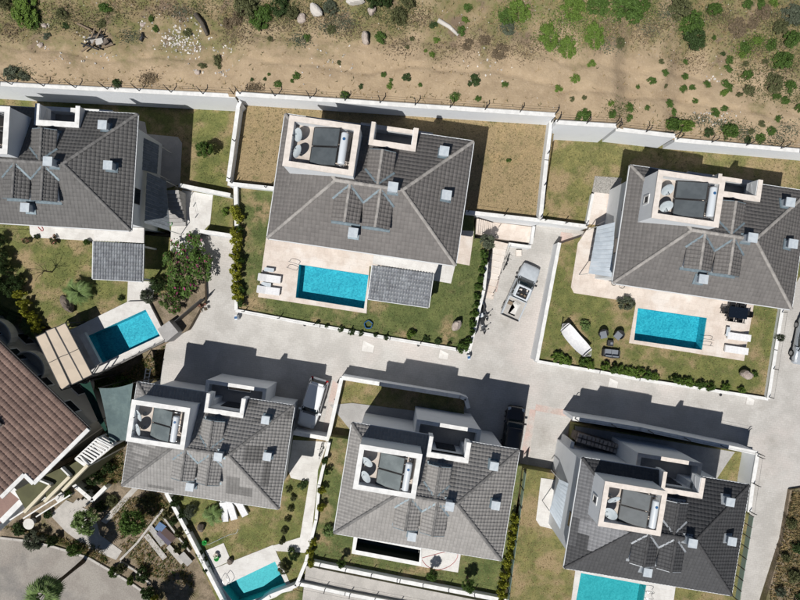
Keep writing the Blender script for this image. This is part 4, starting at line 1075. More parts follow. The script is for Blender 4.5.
# ------------------------------------------------------------------ the brown-roofed house
def brown_house():
    ez = 4.0
    E_, N_ = at(89,429,ez), at(-95,251,ez); S1 = at(38,480,ez)
    ax = (E_ - N_); L = ax.length; ax.normalize(); bx = Vector((ax.y, -ax.x, 0))
    if bx.dot(S1 - E_) < 0: bx = -bx
    root = thing('brown_house', 'brown tiled house with olive terraces cut off by the left edge', 'house', (E_.x, E_.y, ZL))
    def q(a, b, z=0): p = N_ + ax*a + bx*b; return Vector((p.x, p.y, z))
    D1 = (S1-E_).dot(bx); tn = .10
    body = MB().prism([q(0,.7), q(L-.7,.7), q(L-.7,D1-.1), q(L-3.0,D1+.5), q(L-3.4,14), q(0,14)], ZL, ez-.2)
    wpart('wall', body, M_creamw, root)
    rz = lambda x, y: ez + tn*max(0, (Vector((x,y,0))-Vector((N_.x,N_.y,0))).dot(bx))
    outline = [q(0,0), q(L,0), q(L,D1), q(L-1.1,D1), q(L-1.1,D1+2.6), q(0,D1+2.6)]
    rf = wpart('roof', MB().prism(outline, lambda x, y: rz(x,y)-.3, lambda x, y: rz(x,y)-.02), M_cwhite, root)
    s = [dict(o=tuple(N_ + Vector((0,0,-.0))), ea=(ax.x, ax.y), eb=(bx.x, bx.y), L=L, B=D1+2.6, tan=tn, lo=lambda b: 0.0, hi=lambda b: (L-.12 if b < D1 else L-1.2))]
    me = tile_mesh('roof_tiles', s, M_brown, 9, wa=.30, ea_=.55, relief=.8, var=.1)
    t = link('roof_tiles', me, rf); t.location = -root.location; t['kind'] = 'stuff'
    mb = MB()
    for a, b, c, d in ((L,0,L,D1), (L,D1,L-1.1,D1), (L-1.1,D1,L-1.1,D1+2.6)):
        p, r = q(a,b), q(c,d); mb.bar((p.x,p.y,rz(p.x,p.y)+.04), (r.x,r.y,rz(r.x,r.y)+.04), .34, .2)
    wpart('fascia', mb, M_cwhite, rf)
    p, r = q(0,-.08), q(L,-.08); wpart('gutter', MB().bar((p.x,p.y,ez-.08),(r.x,r.y,ez-.08),.14,.12), M_frame, rf)
    # small gabled roof light on the slope
    c = q(L-6.0, 5.6); z = rz(c.x, c.y)
    dm = wpart('dormer', MB().add([c+ax*.85-bx*1.1+Vector((0,0,z-.2)), c-ax*.85-bx*1.1+Vector((0,0,z-.2)), c-bx*1.1+Vector((0,0,z+.55)), c+bx*2.2+Vector((0,0,z+.7)), c+ax*.85+bx*.6+Vector((0,0,z+.2)), c-ax*.85+bx*.6+Vector((0,0,z+.2))],
        [(0,1,2),(0,2,3,4),(2,1,5,3),(0,4,3,5,1)]), M_brownc, root)
    wpart('dormer_opening', MB().prism([c+ax*.55-bx*1.13, c-ax*.55-bx*1.13, c-ax*.55-bx*.9, c+ax*.55-bx*.9], z-.15, z+.25), M_frame, dm)
    # lower pinkish roof wing
    w2 = W([(-70,405),(-2,470.5),(13,489),(24.5,498.5),(2,521),(-70,590)], 2.6)
    wg = wpart('roof_wing', MB().prism(w2, 2.2, 2.6), mat('pink_brown_roof', (.30,.20,.17), (.27,.18,.155), scale=1.5, rough=.9, fine=.12, fscale=14), root)
    mb = MB()
    for a, b in zip(w2[2:4], w2[3:5]): mb.bar(a, b, .5, .3)
    wpart('fascia', mb, M_cwhite, wg)
    wpart('wall_wing', MB().prism(W([(-70,420),(8,482),(19,497),(0,516),(-70,580)], 2.2), ZL, 2.2), M_white, root)
    # olive terraces stepping down the south-east side
    for i, (px, zt) in enumerate((([(15,491),(38,478),(52.5,484),(26.5,511)], 3.5), ([(44,476),(63,467),(71.5,475.5),(46.5,500.5)], 3.3), ([(63,470),(83,457),(89.5,464),(64.5,489.5)], 3.1))):
        P = W(px, zt)
        tr = wpart('terrace', MB().prism(P, ZL, zt), M_olive, root)
        wpart('parapet', MB().bar(P[2]+Vector((0,0,.1)), P[3]+Vector((0,0,.1)), .26, .5), M_cream, tr)
        wpart('end_parapet', MB().bar(P[1]+Vector((0,0,.1)), P[2]+Vector((0,0,.1)), .14, .4), M_cwhite, tr)
    mb = MB()
    for k in range(3):
        o = Vector((.35*k, -.35*k, -1.3*k))
        a, b = at(10,520,2.0)+o, at(46,497,2.0)+o; mb.bar(a, b, .12, .12)
        for j in range(9): p = a.lerp(b, j/8); mb.bar(p, p+Vector((0,0,-.9)), .05)
    wpart('balustrade', mb, M_cwhite, root)
    # north-east facade: windows and small rounded balconies
    for a, zc in ((L-3.0,2.2),(L-6.4,2.2),(L-9.8,2.2),(L-13,2.2),(L-4.6,-.8),(L-8,-.8),(L-11.5,-.8)):
        c = q(a, .7)
        wf = wpart('window', MB().prism([c-ax*.75, c+ax*.75, c+ax*.75-bx*.06, c-ax*.75-bx*.06], zc-.75, zc+.75), M_cwhite, root)
        wpart('window_pane', MB().prism([c-ax*.62-bx*.062, c+ax*.62-bx*.062, c+ax*.62-bx*.075, c-ax*.62-bx*.075], zc-.62, zc+.62), M_glass, wf)
    for a, zc in ((L-8.2, 1.4), (L-12.4, 1.4), (L-5.2, -2.0), (L-10, -2.0)):
        c = q(a, .7); pts = [c + ax*1.5*math.cos(t) - bx*1.25*math.sin(t) for t in [math.pi*i/10 for i in range(11)]]
        bl = wpart('balcony', MB().prism(pts, zc-.15, zc), M_creamw, root)
        mb = MB()
        for u, v in zip(pts[:-1], pts[1:]): mb.bar(u+Vector((0,0,zc+.45)), v+Vector((0,0,zc+.45)), .12, .9)
        wpart('balcony_parapet', mb, M_creamw, bl)
    p = W([(62,400),(72,396),(100,428),(92,440)], ZL+1.2)
    wpart('lower_terrace', MB().prism(p, ZL, ZL+1.2), M_creamw, root)
    p = W([(77,401),(86,398),(99,419),(94,425)], ZL+1.25)
    wpart('terrace_floor', MB().prism(p, ZL+1.0, ZL+1.25), M_olive, root)
brown_house()
def white_stair():
    P = W([(75,459),(97,438.5),(112,446),(86,467)], 3.2); c = sum(P, Vector())/4
    root = thing('roof_terrace_frame', 'white slatted terrace frame at the corner of the brown-roofed house', 'frame', (c.x, c.y, ZL))
    for k in range(9):
        a = P[0].lerp(P[1], (k+.5)/9); b = P[3].lerp(P[2], (k+.5)/9); wpart('slat', MB().bar(a, b, .16, .07), M_cwhite, root)
    for a, b in zip(P, P[1:]+P[:1]): wpart('beam', MB().bar(a-Vector((0,0,.1)), b-Vector((0,0,.1)), .14, .16), M_cwhite, root)
    wpart('floor', MB().prism(P, 2.0, 2.1), M_deckw, root)
    for a in P: wpart('post', MB().bar((a.x,a.y,ZL), (a.x,a.y,3.1), .14), M_cwhite, root)
white_stair()

# ------------------------------------------------------------------ vehicles
PAINT_W = mat('white_car_paint', (.82, .84, .86), rough=.25, spec=.5, coat=.6)
PAINT_G = mat('silver_car_paint', (.45, .49, .53), rough=.28, spec=.5, coat=.6, metal=.25)
PAINT_D = mat('dark_car_paint', (.03, .026, .025), rough=.25, spec=.5, coat=.7)
PAINT_P = mat('grey_pickup_paint', (.52, .56, .60), (.47,.51,.55), scale=3, rough=.35, spec=.5, coat=.4)
M_cglass = mat('car_glass', (.012, .02, .022), rough=.05, spec=.7)
M_tyre = mat('tyre_rubber', (.02, .02, .02), rough=.9)
M_rim = mat('wheel_rim', (.35, .36, .37), rough=.35, metal=.7)
M_lampr = mat('tail_lamp', (.35, .01, .01), rough=.2)
M_lampw = mat('head_lamp', (.6, .63, .66), rough=.1)
def car(name, label, cat, loc, rz, L, Wd, paint, H=1.55, pickup=False, pitch=0.0):
    root = thing(name, label, cat, loc, rz); hw = Wd/2; f = L/2
    # stations from rear to front: x, half width factor, top height of the lower body
    if pickup: st = [(-f,.86,.92),(-f+.06,.95,1.0),(-f+.3,.99,1.04),(-f+1.6,1,1.04),(0,1,1.02),(f-1.55,1,1.02),(f-1.2,.99,1.03),(f-.6,.97,.98),(f-.2,.9,.9),(f-.04,.78,.74),(f,.68,.62)]
    else: st = [(-f,.74,.72),(-f+.06,.86,.86),(-f+.25,.95,.95),(-f+.8,1,.98),(0,1,.96),(f-1.5,1,.95),(f-1.0,.98,.92),(f-.5,.93,.84),(f-.18,.84,.74),(f-.04,.70,.62),(f,.58,.55)]
    secs = []
    for x, k, zt in st:
        w = hw*k; zb = .28 if abs(x) < f-.3 else .36
        half = [(w*.90, zb), (w*.98, zb+.14), (w, zt*.62), (w*.985, zt*.85), (w*.91, zt*.965), (w*.72, zt+.012), (w*.36, zt+.035)]
        secs.append([(x, y, z) for y, z in half] + [(x, -y, z) for y, z in reversed(half)])
    if pickup:
        # body without the bed opening: cut the top behind the cab down to the bed floor
        for s_, (x, k, zt) in zip(secs, st):
            pass
    bd = part('body', MB().loft(secs), paint, root, True)
    part('sill', MB().box(-f+.5, f-.5, -hw*.93, hw*.93, .2, .34), M_black, bd)
    # cabin
    if pickup: xs = dict(rb=-.75, rt=-.62, ft=.5, fb=1.36)
    else: xs = dict(rb=-f+.12, rt=-f+.55, ft=.35, fb=1.12)
    belt, top = (1.0, H) if pickup else (.93, H)
    def cab(zin, x0, x1, w0, z, n=9, crown=0.0):
        return [(x0 if i == 0 else x1, 0, 0) for i in range(n)]
    lo = [(xs['rb'], hw*.86), (xs['rb']+.12, hw*.93), (0, hw*.95), (xs['fb']-.15, hw*.9), (xs['fb'], hw*.72)]
    hi = [(xs['rt'], hw*.68), (xs['rt']+.1, hw*.77), (-.1, hw*.81), (xs['ft']-.1, hw*.77), (xs['ft'], hw*.66)]
    ring = lambda pts, z: [(x, y, z) for x, y in pts] + [(x, -y, z) for x, y in reversed(pts)]
    gl = part('windows', MB().loft([ring(lo, belt-.02), ring([(a[0]*.5+b[0]*.5, a[1]*.5+b[1]*.5+.03) for a, b in zip(lo, hi)], (belt+top)/2+.04), ring(hi, top-.03)]), M_cglass, root, True)
    hi2 = [(xs['rt']-.06, hw*.70), (xs['rt']+.06, hw*.82), (-.1, hw*.86), (xs['ft']-.12, hw*.82), (xs['ft']+.02, hw*.68)]
    part('car_roof', MB().loft([ring(hi2, top-.05), ring([(x*.99, y*.99) for x, y in hi2], top+.0), ring([(x*.9, y*.82) for x, y in hi2], top+.035)]), paint, root, True)
    mb = MB()
    for s in (-1, 1):
        for a, b in ((lo[0], hi[0]), (lo[4], hi[4]), ((-.15, hw*.955), (-.15, hw*.83)), (lo[1], hi[1]), (lo[3], hi[3])):
            mb.bar((a[0], s*(a[1]+.005), belt), (b[0], s*(b[1]+.012), top-.03), .07, .045)
    part('pillar', mb, paint, root)
    for s in (-1, 1):
        m_ = part('mirror', MB().box(xs['fb']-.42, xs['fb']-.26, hw*.8, hw+.16, .92, 1.08) if s > 0 else MB().box(xs['fb']-.42, xs['fb']-.26, -hw-.16, -hw*.8, .92, 1.08), paint if not pickup else M_black, root)
        part('headlight', MB().box(f-.42, f-.12, min(s*hw*.58, s*hw*.86), max(s*hw*.58, s*hw*.86), .62, .80), M_lampw, root)
        part('tail_light', MB().box(-f-.01, -f+.2, min(s*hw*.66, s*hw*.9), max(s*hw*.66, s*hw*.9), .7, .93), M_lampr, root)
        for x in (-f+.85, f-.9):
            w_ = part('wheel', MB().loft([[(x+rr*math.cos(t), yy, .34+rr*math.sin(t)) for t in [2*math.pi*i/20 for i in range(20)]] for rr, yy in ((.28, s*(hw-.22)), (.34, s*(hw-.2)), (.34, s*(hw-.02)), (.30, s*(hw+.01)))]), M_tyre, root, True)
            part('rim', MB().loft([[(x+rr*math.cos(t), yy, .34+rr*math.sin(t)) for t in [2*math.pi*i/14 for i in range(14)]] for rr, yy in ((.22, s*(hw-.05)), (.21, s*(hw+.018)))]), M_rim, w_)
    part('front_bumper', MB().loft([[(f-.2+dx, y*hw, z) for y, z in ((-.86,.35),(.86,.35),(.86,.58),(-.86,.58))] for dx in (0, .1)] + [[(f+.04, y*hw, z) for y, z in ((-.62,.37),(.62,.37),(.62,.55),(-.62,.55))]]), M_black if pickup else paint, root)
    if not pickup:
        part('rear_spoiler', MB().box(xs['rt']-.22, xs['rt']-.02, -hw*.6, hw*.6, top-.07, top-.02), paint, root)
        part('wiper', MB().bar((1.0, .1, .98), (.8, .55, 1.12), .02), M_black, root)
    return root
# heading = direction of travel
def head(p, q): return math.atan2(q.y-p.y, q.x-p.x)
a, b = at_road(305.5,427.5,.6), at_road(320.5,378,.6)
c = at_road(313,402.5,.6); c.z = road_z(c.x, c.y)
car('parked_car', 'white estate car parked nose down half in shadow beside the bottom left villa', 'car', c, head(b, a), 4.75, 1.86, PAINT_W)
c = at_road(513,430,.6); c.z = road_z(c.x, c.y)
car('parked_car', 'dark car in deep shadow beside the bottom centre villa', 'car', c, head(at_road(510,445), at_road(515.5,411)), 4.5, 1.8, PAINT_D, 1.5)
c = at_road(805,341,.6); c.z = road_z(c.x, c.y)
car('parked_car', 'silver car cut off by the right edge below the villa corner', 'car', c, head(at_road(810,318), at_road(800,364)), 4.4, 1.78, PAINT_G)
c = at_road(520.5,291.5,.6); c.z = road_z(c.x, c.y)
pk = car('pickup_truck', 'grey pickup truck with a loaded bed parked on the drive', 'pickup', c, head(at_road(508.5,318), at_road(532,267)), 5.3, 1.86, PAINT_P, 1.72, True)
part('load_bed', MB().box(-2.56, -.85, -.78, .78, 1.05, 1.075), M_slab, pk)
mb = MB(); mb.box(-2.63, -.8, .78, .9, 1.03, 1.16); mb.box(-2.63, -.8, -.9, -.78, 1.03, 1.16); mb.box(-.85, -.77, -.78, .78, 1.03, 1.16)
part('bed_rail', mb, PAINT_P, pk)
part('tailgate', MB().box(-2.66, -2.56, -.85, .85, .62, 1.17), M_black, pk)
part('roof_frame', MB().slab_hole([(-.72,-.64),(.44,-.64),(.44,.64),(-.72,.64)], [(-.6,-.5),(.3,-.5),(.3,.5),(-.6,.5)], 1.755, 1.82), M_tank, pk)
part('roof_tray', MB().box(-.6, .3, -.5, .5, 1.755, 1.775), M_black, pk)
rnd = random.Random(3)
for i in range(9):
    x, y = rnd.uniform(-.5,.2), rnd.uniform(-.4,.4)
    part('cargo', MB().box(-.09,.09,-.07,.07,1.775,1.86+rnd.random()*.06, Matrix.Translation((x,y,0)) @ Matrix.Rotation(rnd.random()*3,4,'Z')), rnd.choice([M_wood, M_frame, M_rim, M_coping]), pk)
sh = tag(link('tarpaulin', MB().add([(-2.2,-.35,0),(-1.1,-.45,.02),(-1.0,.2,.03),(-1.35,.3,.09),(-1.6,-.02,.05),(-2.25,.18,.02),(-1.65,-.3,.12),(-1.3,-.15,.15)], [(0,6,4,5),(0,1,7,6),(1,2,7),(2,3,7),(3,4,6,7)]).mesh('tarpaulin', M_deckw)), 'crumpled white tarpaulin lying in the pickup bed', 'tarpaulin')
sh.location = pk.location + Vector((0,0,1.08)); sh.rotation_euler = pk.rotation_euler
solo('cardboard_box', MB().box(-.16,.16,-.22,.22,0,.2, Matrix.Translation(pk.location+Vector((0,0,1.08))) @ Matrix.Rotation(pk.rotation_euler.z,4,'Z') @ Matrix.Translation((-1.4,.55,0))), M_wood, 'small brown box beside the tarpaulin in the pickup bed', 'box')

# scooter and bicycles
def scooter(p, rz, label):
    root = thing('scooter', label, 'scooter', p, rz)
    def wheel(x, nm='wheel'):
        return part(nm, MB().loft([[(x+rr*math.cos(t), yy, .26+rr*math.sin(t)) for t in [2*math.pi*i/18 for i in range(18)]] for rr, yy in ((.2,-.05),(.26,-.04),(.26,.04),(.2,.05))]), M_tyre, root, True)
    wheel(-.62); wheel(.65)
    part('body', MB().loft([[(x, y*w, z0+(z1-z0)*t) for y, t in ((-1,0),(1,0),(1,.7),(.6,1),(-.6,1),(-1,.7))] for x, w, z0, z1 in ((-.95,.1,.45,.7),(-.7,.2,.32,.78),(-.3,.2,.28,.74),(-.05,.16,.2,.4),(.25,.16,.2,.36),(.42,.2,.25,.6),(.5,.2,.4,.95),(.56,.1,.7,1.0))]), M_rim, root, True)
    part('seat', MB().loft([[(x, y*w, z+t) for y, t in ((-1,0),(1,0),(.8,.09),(-.8,.09))] for x, w, z in ((-.85,.1,.78),(-.6,.16,.78),(-.2,.14,.74),(-.05,.08,.72))]), M_black, root)
    part('handlebar', MB().tube([(.42,-.36,1.0),(.5,-.1,1.04),(.5,.1,1.04),(.42,.36,1.0)], .02, 6), M_black, root)
    for s in (-1, 1): part('mirror', MB().lathe([(.06,0),(.07,.02),(.06,.04)], 10, (.42, s*.36, 1.12)).tube([(.44,s*.28,1.0),(.42,s*.35,1.12)], .012, 5), M_black, root)
    part('top_box', MB().box(-1.12,-.76,-.2,.2,.78,1.05), M_tank, root)
def bicycle(p, rz, label, fm, s=1.0, lying=False):
    root = thing('bicycle', label, 'bicycle', p, rz, sc=s)
    if lying: root.rotation_euler = (R(84), 0, rz)
    for x in (-.5, .5):
        w = part('wheel', MB().tube([(x+.31*math.cos(t), 0, .33+.31*math.sin(t)) for t in [2*math.pi*i/20 for i in range(21)]], .022, 6, False), M_tyre, root)
        part('spokes', MB().bar((x-.3,0,.33),(x+.3,0,.33),.012).bar((x,0,.03),(x,0,.63),.012), M_steel, w)
    part('frame', MB().tube([(-.5,0,.33),(-.12,0,.3),(.33,0,.78)], .022, 6).tube([(-.5,0,.33),(-.2,0,.78),(.33,0,.78),(.5,0,.33)], .02, 6).tube([(-.12,0,.3),(-.22,0,.9)], .018, 6), fm, root)
    part('saddle', MB().box(-.36,-.1,-.07,.07,.9,.95), M_black, root)
    part('handlebar', MB().tube([(.25,-.28,.98),(.36,0,.98),(.25,.28,.98)], .015, 6).tube([(.33,0,.78),(.36,0,.98)], .015, 6), M_black, root)
def rd(px, py): p = at_road(px, py, .4); p.z = road_z(p.x, p.y); return p
scooter(rd(484,312), R(-68), 'dark scooter leaning by the hedge wall beside the pickup')
scooter(rd(482.5,325), R(-76), 'black scooter parked in front of the other scooter by the hedge wall')
bicycle(rd(506.5,262), R(70), 'dark bicycle standing beside the long lower steps', M_frame)
bicycle(at(617,287,Z3+.12), R(160), 'small white bicycle lying on the right-hand pool terrace', M_tank, .8, True)
bicycle(at(321,450,Z4+.06), R(80), 'black bicycle standing on the pale garden path', M_frame, .95)

# ------------------------------------------------------------------ garden furniture
def lounger(p, rz, label, towel=True, back=.32, group='white sun loungers'):
    root = thing('sun_lounger', label, 'lounger', p, rz, group)
    part('frame', MB().box(-.98,.98,-.34,.34,.22,.28), M_cwhite, root)
    for x in (-.8, .8):
        for y in (-.28, .28): part('leg', MB().box(x-.04,x+.04,y-.04,y+.04,0,.22), M_cwhite, root)
    part('mattress', MB().loft([[(x,-.32,z),(x,.32,z),(x,.31,z+.1),(x,-.31,z+.1)] for x, z in ((.97,.285),(-.25,.285),(-.95,.285+back))]), M_cloth, root)
    part('backrest_stay', MB().bar((-.9,-.3,.28+back),(-.6,-.3,.27),.03).bar((-.9,.3,.28+back),(-.6,.3,.27),.03).bar((-.9,-.3,.26+back),(-.9,.3,.26+back),.05), M_frame, root)
lounger(at(270.5,278.5,Z1+.06), R(-8), 'rear white sun lounger on the central villa deck')
lounger(at(269.5,290.5,Z1+.06), R(-8), 'front white sun lounger on the central villa deck')
lounger(at(736,336.5,Z3+.07), R(172), 'rear white sun lounger beside the right-hand pool')
lounger(at(733.5,349.5,Z3+.07), R(172), 'front white sun lounger beside the right-hand pool')
for i, (x, y) in enumerate(((225.5,510),(232.5,508.5),(241.5,505.5))):
    lounger(at(x, y, Z4+.02), R(-86 + 12*i), ('left', 'middle', 'right')[i] + ' of three sun loungers under the bottom left villa eave', group='loungers under the bottom left eave')
def side_table(p, rz, label):
    root = thing('side_table', label, 'table', p, rz, 'small poolside tables')
    part('table_top', MB().box(-.42,.42,-.17,.17,.32,.36), M_vent, root)
    for x in (-.36,.36):
        for y in (-.12,.12): part('leg', MB().box(x-.02,x+.02,y-.02,y+.02,0,.32), M_steel, root)
side_table(at(270,270,Z1+.06), R(-8), 'grey side table behind the central villa loungers')
side_table(at(267,284.5,Z1+.06), R(-8), 'grey side table between the central villa loungers')
side_table(at(726,331.5,Z3+.07), R(80), 'grey side table beside the right-hand loungers')

def chair(p, rz, label, seatm, arm=True, w=.52, group=None, name='dining_chair', cush=None, deep=.5):
    root = thing(name, label, 'chair', p, rz, group)
    hw = w/2
    part('seat', MB().box(-deep/2,deep/2,-hw,hw,.38,.44), seatm, root)
    part('backrest', MB().loft([[(-deep/2-.02*k-.03, -hw, .42+.44*k),(-deep/2-.02*k-.03, hw, .42+.44*k),(-deep/2-.02*k+.03, hw, .42+.44*k),(-deep/2-.02*k+.03, -hw, .42+.44*k)] for k in (0, .5, 1)]), seatm, root)
    for x in (-deep/2+.04, deep/2-.04):
        for y in (-hw+.04, hw-.04): part('leg', MB().box(x-.025,x+.025,y-.025,y+.025,0,.38), seatm, root)
    if arm:
        for s in (-1,1): part('armrest', MB().box(-deep/2,deep/2-.05,s*hw-.035,s*hw+.035,.6,.65), seatm, root)
    if cush: part('cushion', MB().box(-deep/2+.04,deep/2-.02,-hw+.05,hw-.05,.44,.54), cush, root)
    return root
tp = at(733.5,312.5,Z3+.07); trz = R(-8)
root = thing('dining_table', 'dark glass dining table beside the right-hand pool', 'table', tp, trz)
part('table_top', MB().box(-.85,.85,-.5,.5,.72,.75), M_tabglass, root)
part('apron', MB().box(-.78,.78,-.43,.43,.66,.715), M_black, root)
for x in (-.75,.75):
    for y in (-.4,.4): part('leg', MB().box(x-.04,x+.04,y-.04,y+.04,0,.66), M_black, root)
cr, sr = math.cos(trz), math.sin(trz)
for x, y, r, l in ((-.42,.66,-90,'behind the table on the left'),(.42,.66,-90,'behind the table on the right'),(-.42,-.6,90,'in front of the table on the left'),(.42,-.6,90,'in front of the table on the right'),(-1.05,.05,8,'at the pool end of the table'),(1.0,0,180,'at the lawn end of the table')):
    chair(tp + Vector((cr*x-sr*y, sr*x+cr*y, 0)), trz + R(r), 'black dining chair ' + l, M_black, group='black chairs around the dining table')
def wicker_chair(p, rz, label):
    root = thing('wicker_armchair', label, 'armchair', p, rz, 'charcoal wicker lounge set')
    vs = []
    n = 14
    shell = MB()
    secs = []
    for r, z in ((.30,.06),(.40,.34),(.44,.62),(.40,.64),(.36,.36)):
        secs.append([(r*math.cos(t)*1.0, r*math.sin(t), z + (.18*max(0,-math.cos(t)) if z > .5 else 0)) for t in [R(55) + R(250)*i/(n-1) for i in range(n)]])
    for i in range(len(secs)-1):
        k = len(shell.v); shell.v += secs[i] + secs[i+1]
        shell.f += [(k+j, k+j+1, k+n+j+1, k+n+j) for j in range(n-1)]
    part('shell', shell, M_darkg, root)
    part('base', MB().lathe([(.30,0),(.33,.06),(.36,.3),(.36,.34)], 16), M_darkg, root)
    part('cushion', MB().box(-.22,.42,-.3,.3,.341,.46), M_cush, root)
wicker_chair(at(601.5,333.5,Z3), R(-78), 'left charcoal wicker armchair on the right-hand lawn')
wicker_chair(at(617,334.5,Z3), R(-130), 'right charcoal wicker armchair with pale cushion on the lawn')
p = at(609.5,353,Z3); root = thing('wicker_sofa', 'charcoal wicker sofa with grey cushions below the armchairs', 'sofa', p, R(-6), 'charcoal wicker lounge set')
part('base', MB().box(-.66,.66,-.35,.35,.05,.34), M_darkg, root)
part('backrest', MB().loft([[(x,-.42+abs(x)*.12,.1),(x,-.30,.1),(x,-.30,.78-abs(x)*.1),(x,-.42+abs(x)*.12,.78-abs(x)*.1)] for x in (-.7,-.45,0,.45,.7)]), M_darkg, root)
for s in (-1,1): part('armrest', MB().box(s*.7-.06,s*.7+.06,-.3,.35,.05,.58), M_darkg, root)
for x in (-.31,.31): part('seat_cushion', MB().box(x-.29,x+.29,-.18,.36,.341,.46), M_cush, root)
for x in (-.31,.31): part('back_cushion', MB().box(x-.28,x+.28,-.29,-.17,.46,.74), M_cush, root)
p = at(609,343,Z3); root = thing('coffee_table', 'small charcoal coffee table between sofa and armchairs', 'table', p, R(-6), 'charcoal wicker lounge set')
part('table_top', MB().box(-.27,.27,-.27,.27,.38,.42), M_darkg, root)
part('base', MB().box(-.22,.22,-.22,.22,0,.38), M_darkg, root)
part('tray', MB().box(-.02,.2,-.1,.1,.42,.44), M_cush, root)
# hammock on its stand
def hammock():
    a, b = at(560.5,325,Z3), at(585,353,Z3); c = (a+b)/2; rz = head(a, b); L = (b-a).length
    root = thing('hammock', 'white hammock hanging on a dark stand in the right-hand garden', 'hammock', (c.x, c.y, Z3), rz)
    n = 14; mb = MB()
    for i in range(n+1):
        u = i/n; x = -L/2*.94 + L*.94*u; w = .62 - .16*(2*u-1)**4; sag = .95 - .45*math.sin(math.pi*u)
        for j in range(7):
            v = j/6*2-1; mb.v.append((x, v*w, sag + .12*v*v))
    for i in range(n):
        for j in range(6): k = i*7+j; mb.f.append((k, k+7, k+8, k+1))
    k = len(mb.v); mb.v += [(x, y, z-.02) for x, y, z in mb.v]; mb.f += [tuple(reversed([q+k for q in f])) for f in list(mb.f)]
    part('fabric', mb, M_cloth, root, True)
    for s in (-1, 1): part('spreader_bar', MB().bar((s*L/2*.86,-.6,1.03),(s*L/2*.86,.6,1.03),.05), M_frame, root)
    mb = MB().tube([(-L/2-.25,0,1.25),(-L/2+.1,0,.35),(-L/2+.7,0,.06),(L/2-.7,0,.06),(L/2-.1,0,.35),(L/2+.25,0,1.25)], .045, 8)
    mb.bar((-L/2+.7,-.6,.04),(-L/2+.7,.6,.04),.07).bar((L/2-.7,-.6,.04),(L/2-.7,.6,.04),.07)
    part('stand', mb, M_frame, root)
    mb = MB()
    for s in (-1, 1):
        for j in range(7): mb.bar((s*(L/2+.22),0,1.2),(s*L/2*.88,(j/6*2-1)*.55,1.03),.012)
    part('cord', mb, M_cloth, root)
hammock()

# rocks
def rock(p, rx, ry, rzz, seed, m, label, rot=0, cat='boulder', name='boulder', group=None):
    rnd = np.random.default_rng(seed); mb = MB(); nu, nv = 14, 8
    ks = [(rnd.normal(size=3), rnd.uniform(.7, .95)) for _ in range(9)]
    def disp(d):
        r = 1.0
        for k, c in ks:
            k = k/np.linalg.norm(k); t = float(d@k)
            if t > c*.75: r = min(r, c*.86/t if t > 0 else r)
        return r
    for j in range(nv+1):
        th = math.pi*j/nv
        for i in range(nu):
            ph = 2*math.pi*i/nu; d = np.array((math.sin(th)*math.cos(ph), math.sin(th)*math.sin(ph), math.cos(th)))
            r = disp(d)*(1+rnd.normal()*.015); mb.v.append((d[0]*r*rx, d[1]*r*ry, d[2]*r*rzz + rzz*.55))
    for j in range(nv):
        for i in range(nu): mb.f.append((j*nu+i, (j+1)*nu+i, (j+1)*nu+(i+1) % nu, j*nu+(i+1) % nu))
    o = link(name, mb.mesh(name, m, False)); o.location = p; o.rotation_euler = (0,0,rot)
    return tag(o, label, cat, group)
rock(at(457,324.5,Z1), .68, .44, .75, 2, M_rock, 'pale cracked boulder at the corner of the central lawn', R(55))
rock(at(742.5,373.5,Z3), .66, .5, .7, 5, M_rock, 'beige boulder on the lawn corner below the loungers', R(-15))
rock(at(70.5,303,Z0), .98, .55, .7, 8, M_rockd, 'oval dark boulder with pale edges on the left lawn', R(-62))
rock(at(201.5,527,Z4), .42, .46, .5, 11, M_rockd, 'brown boulder on the lawn of the bottom left villa', 0)
rock(at(231,560,Z4), .3, .34, .4, 14, M_rockd, 'dark rounded stone at the corner of the white pool deck', 0)

# hoses, covers, small things
def ring(c, r, tube, m, label, cat, name, turns=3):
    pts = [(c.x+(r+.02*math.sin(5*t))*math.cos(t), c.y+(r+.02*math.sin(5*t))*math.sin(t), c.z+tube+.012*t) for t in [2*math.pi*turns*i/(24*turns) for i in range(24*turns+1)]]
    return solo(name, MB().tube(pts, tube, 6), m, label, cat, smooth=True)
ring(at(368.5,324.5,Z1), .34, .045, M_hose, 'blue garden hose coiled beside the central lawn kerb', 'hose', 'garden_hose')
def cable(px, z, r, m, label, cat='hose', name='garden_hose'):
    P = [at(p[0], p[1], z) for p in px]; Q = []
    for i in range(len(P)-1):
        p0, p1, p2, p3 = P[max(i-1,0)], P[i], P[i+1], P[min(i+2,len(P)-1)]
        for k in range(6):
            t = k/6; Q.append(.5*((2*p1)+(p2-p0)*t+(2*p0-5*p1+4*p2-p3)*t*t+(3*p1-p0-3*p2+p3)*t**3))
    Q.append(P[-1])
    return solo(name, MB().tube(Q, r, 6), m, label, cat, smooth=True)
cable([(422,558),(433,555),(446,552),(457,553),(456,560),(448,567),(436,570),(427,566),(422,560)], Z5+.12, .02, M_redhose, 'red hose looped on the small white terrace')
cable([(37,226),(40,225),(43,229),(42,231),(38,227)], Z0+.08, .03, M_redhose, 'red hose lying on the white terrace of the left-edge villa')
cable([(207,545),(214,542),(222,538),(229,535),(236,533),(238,529)], Z4+.02, .018, M_vent, 'pale hose crossing the lawn of the bottom left villa')
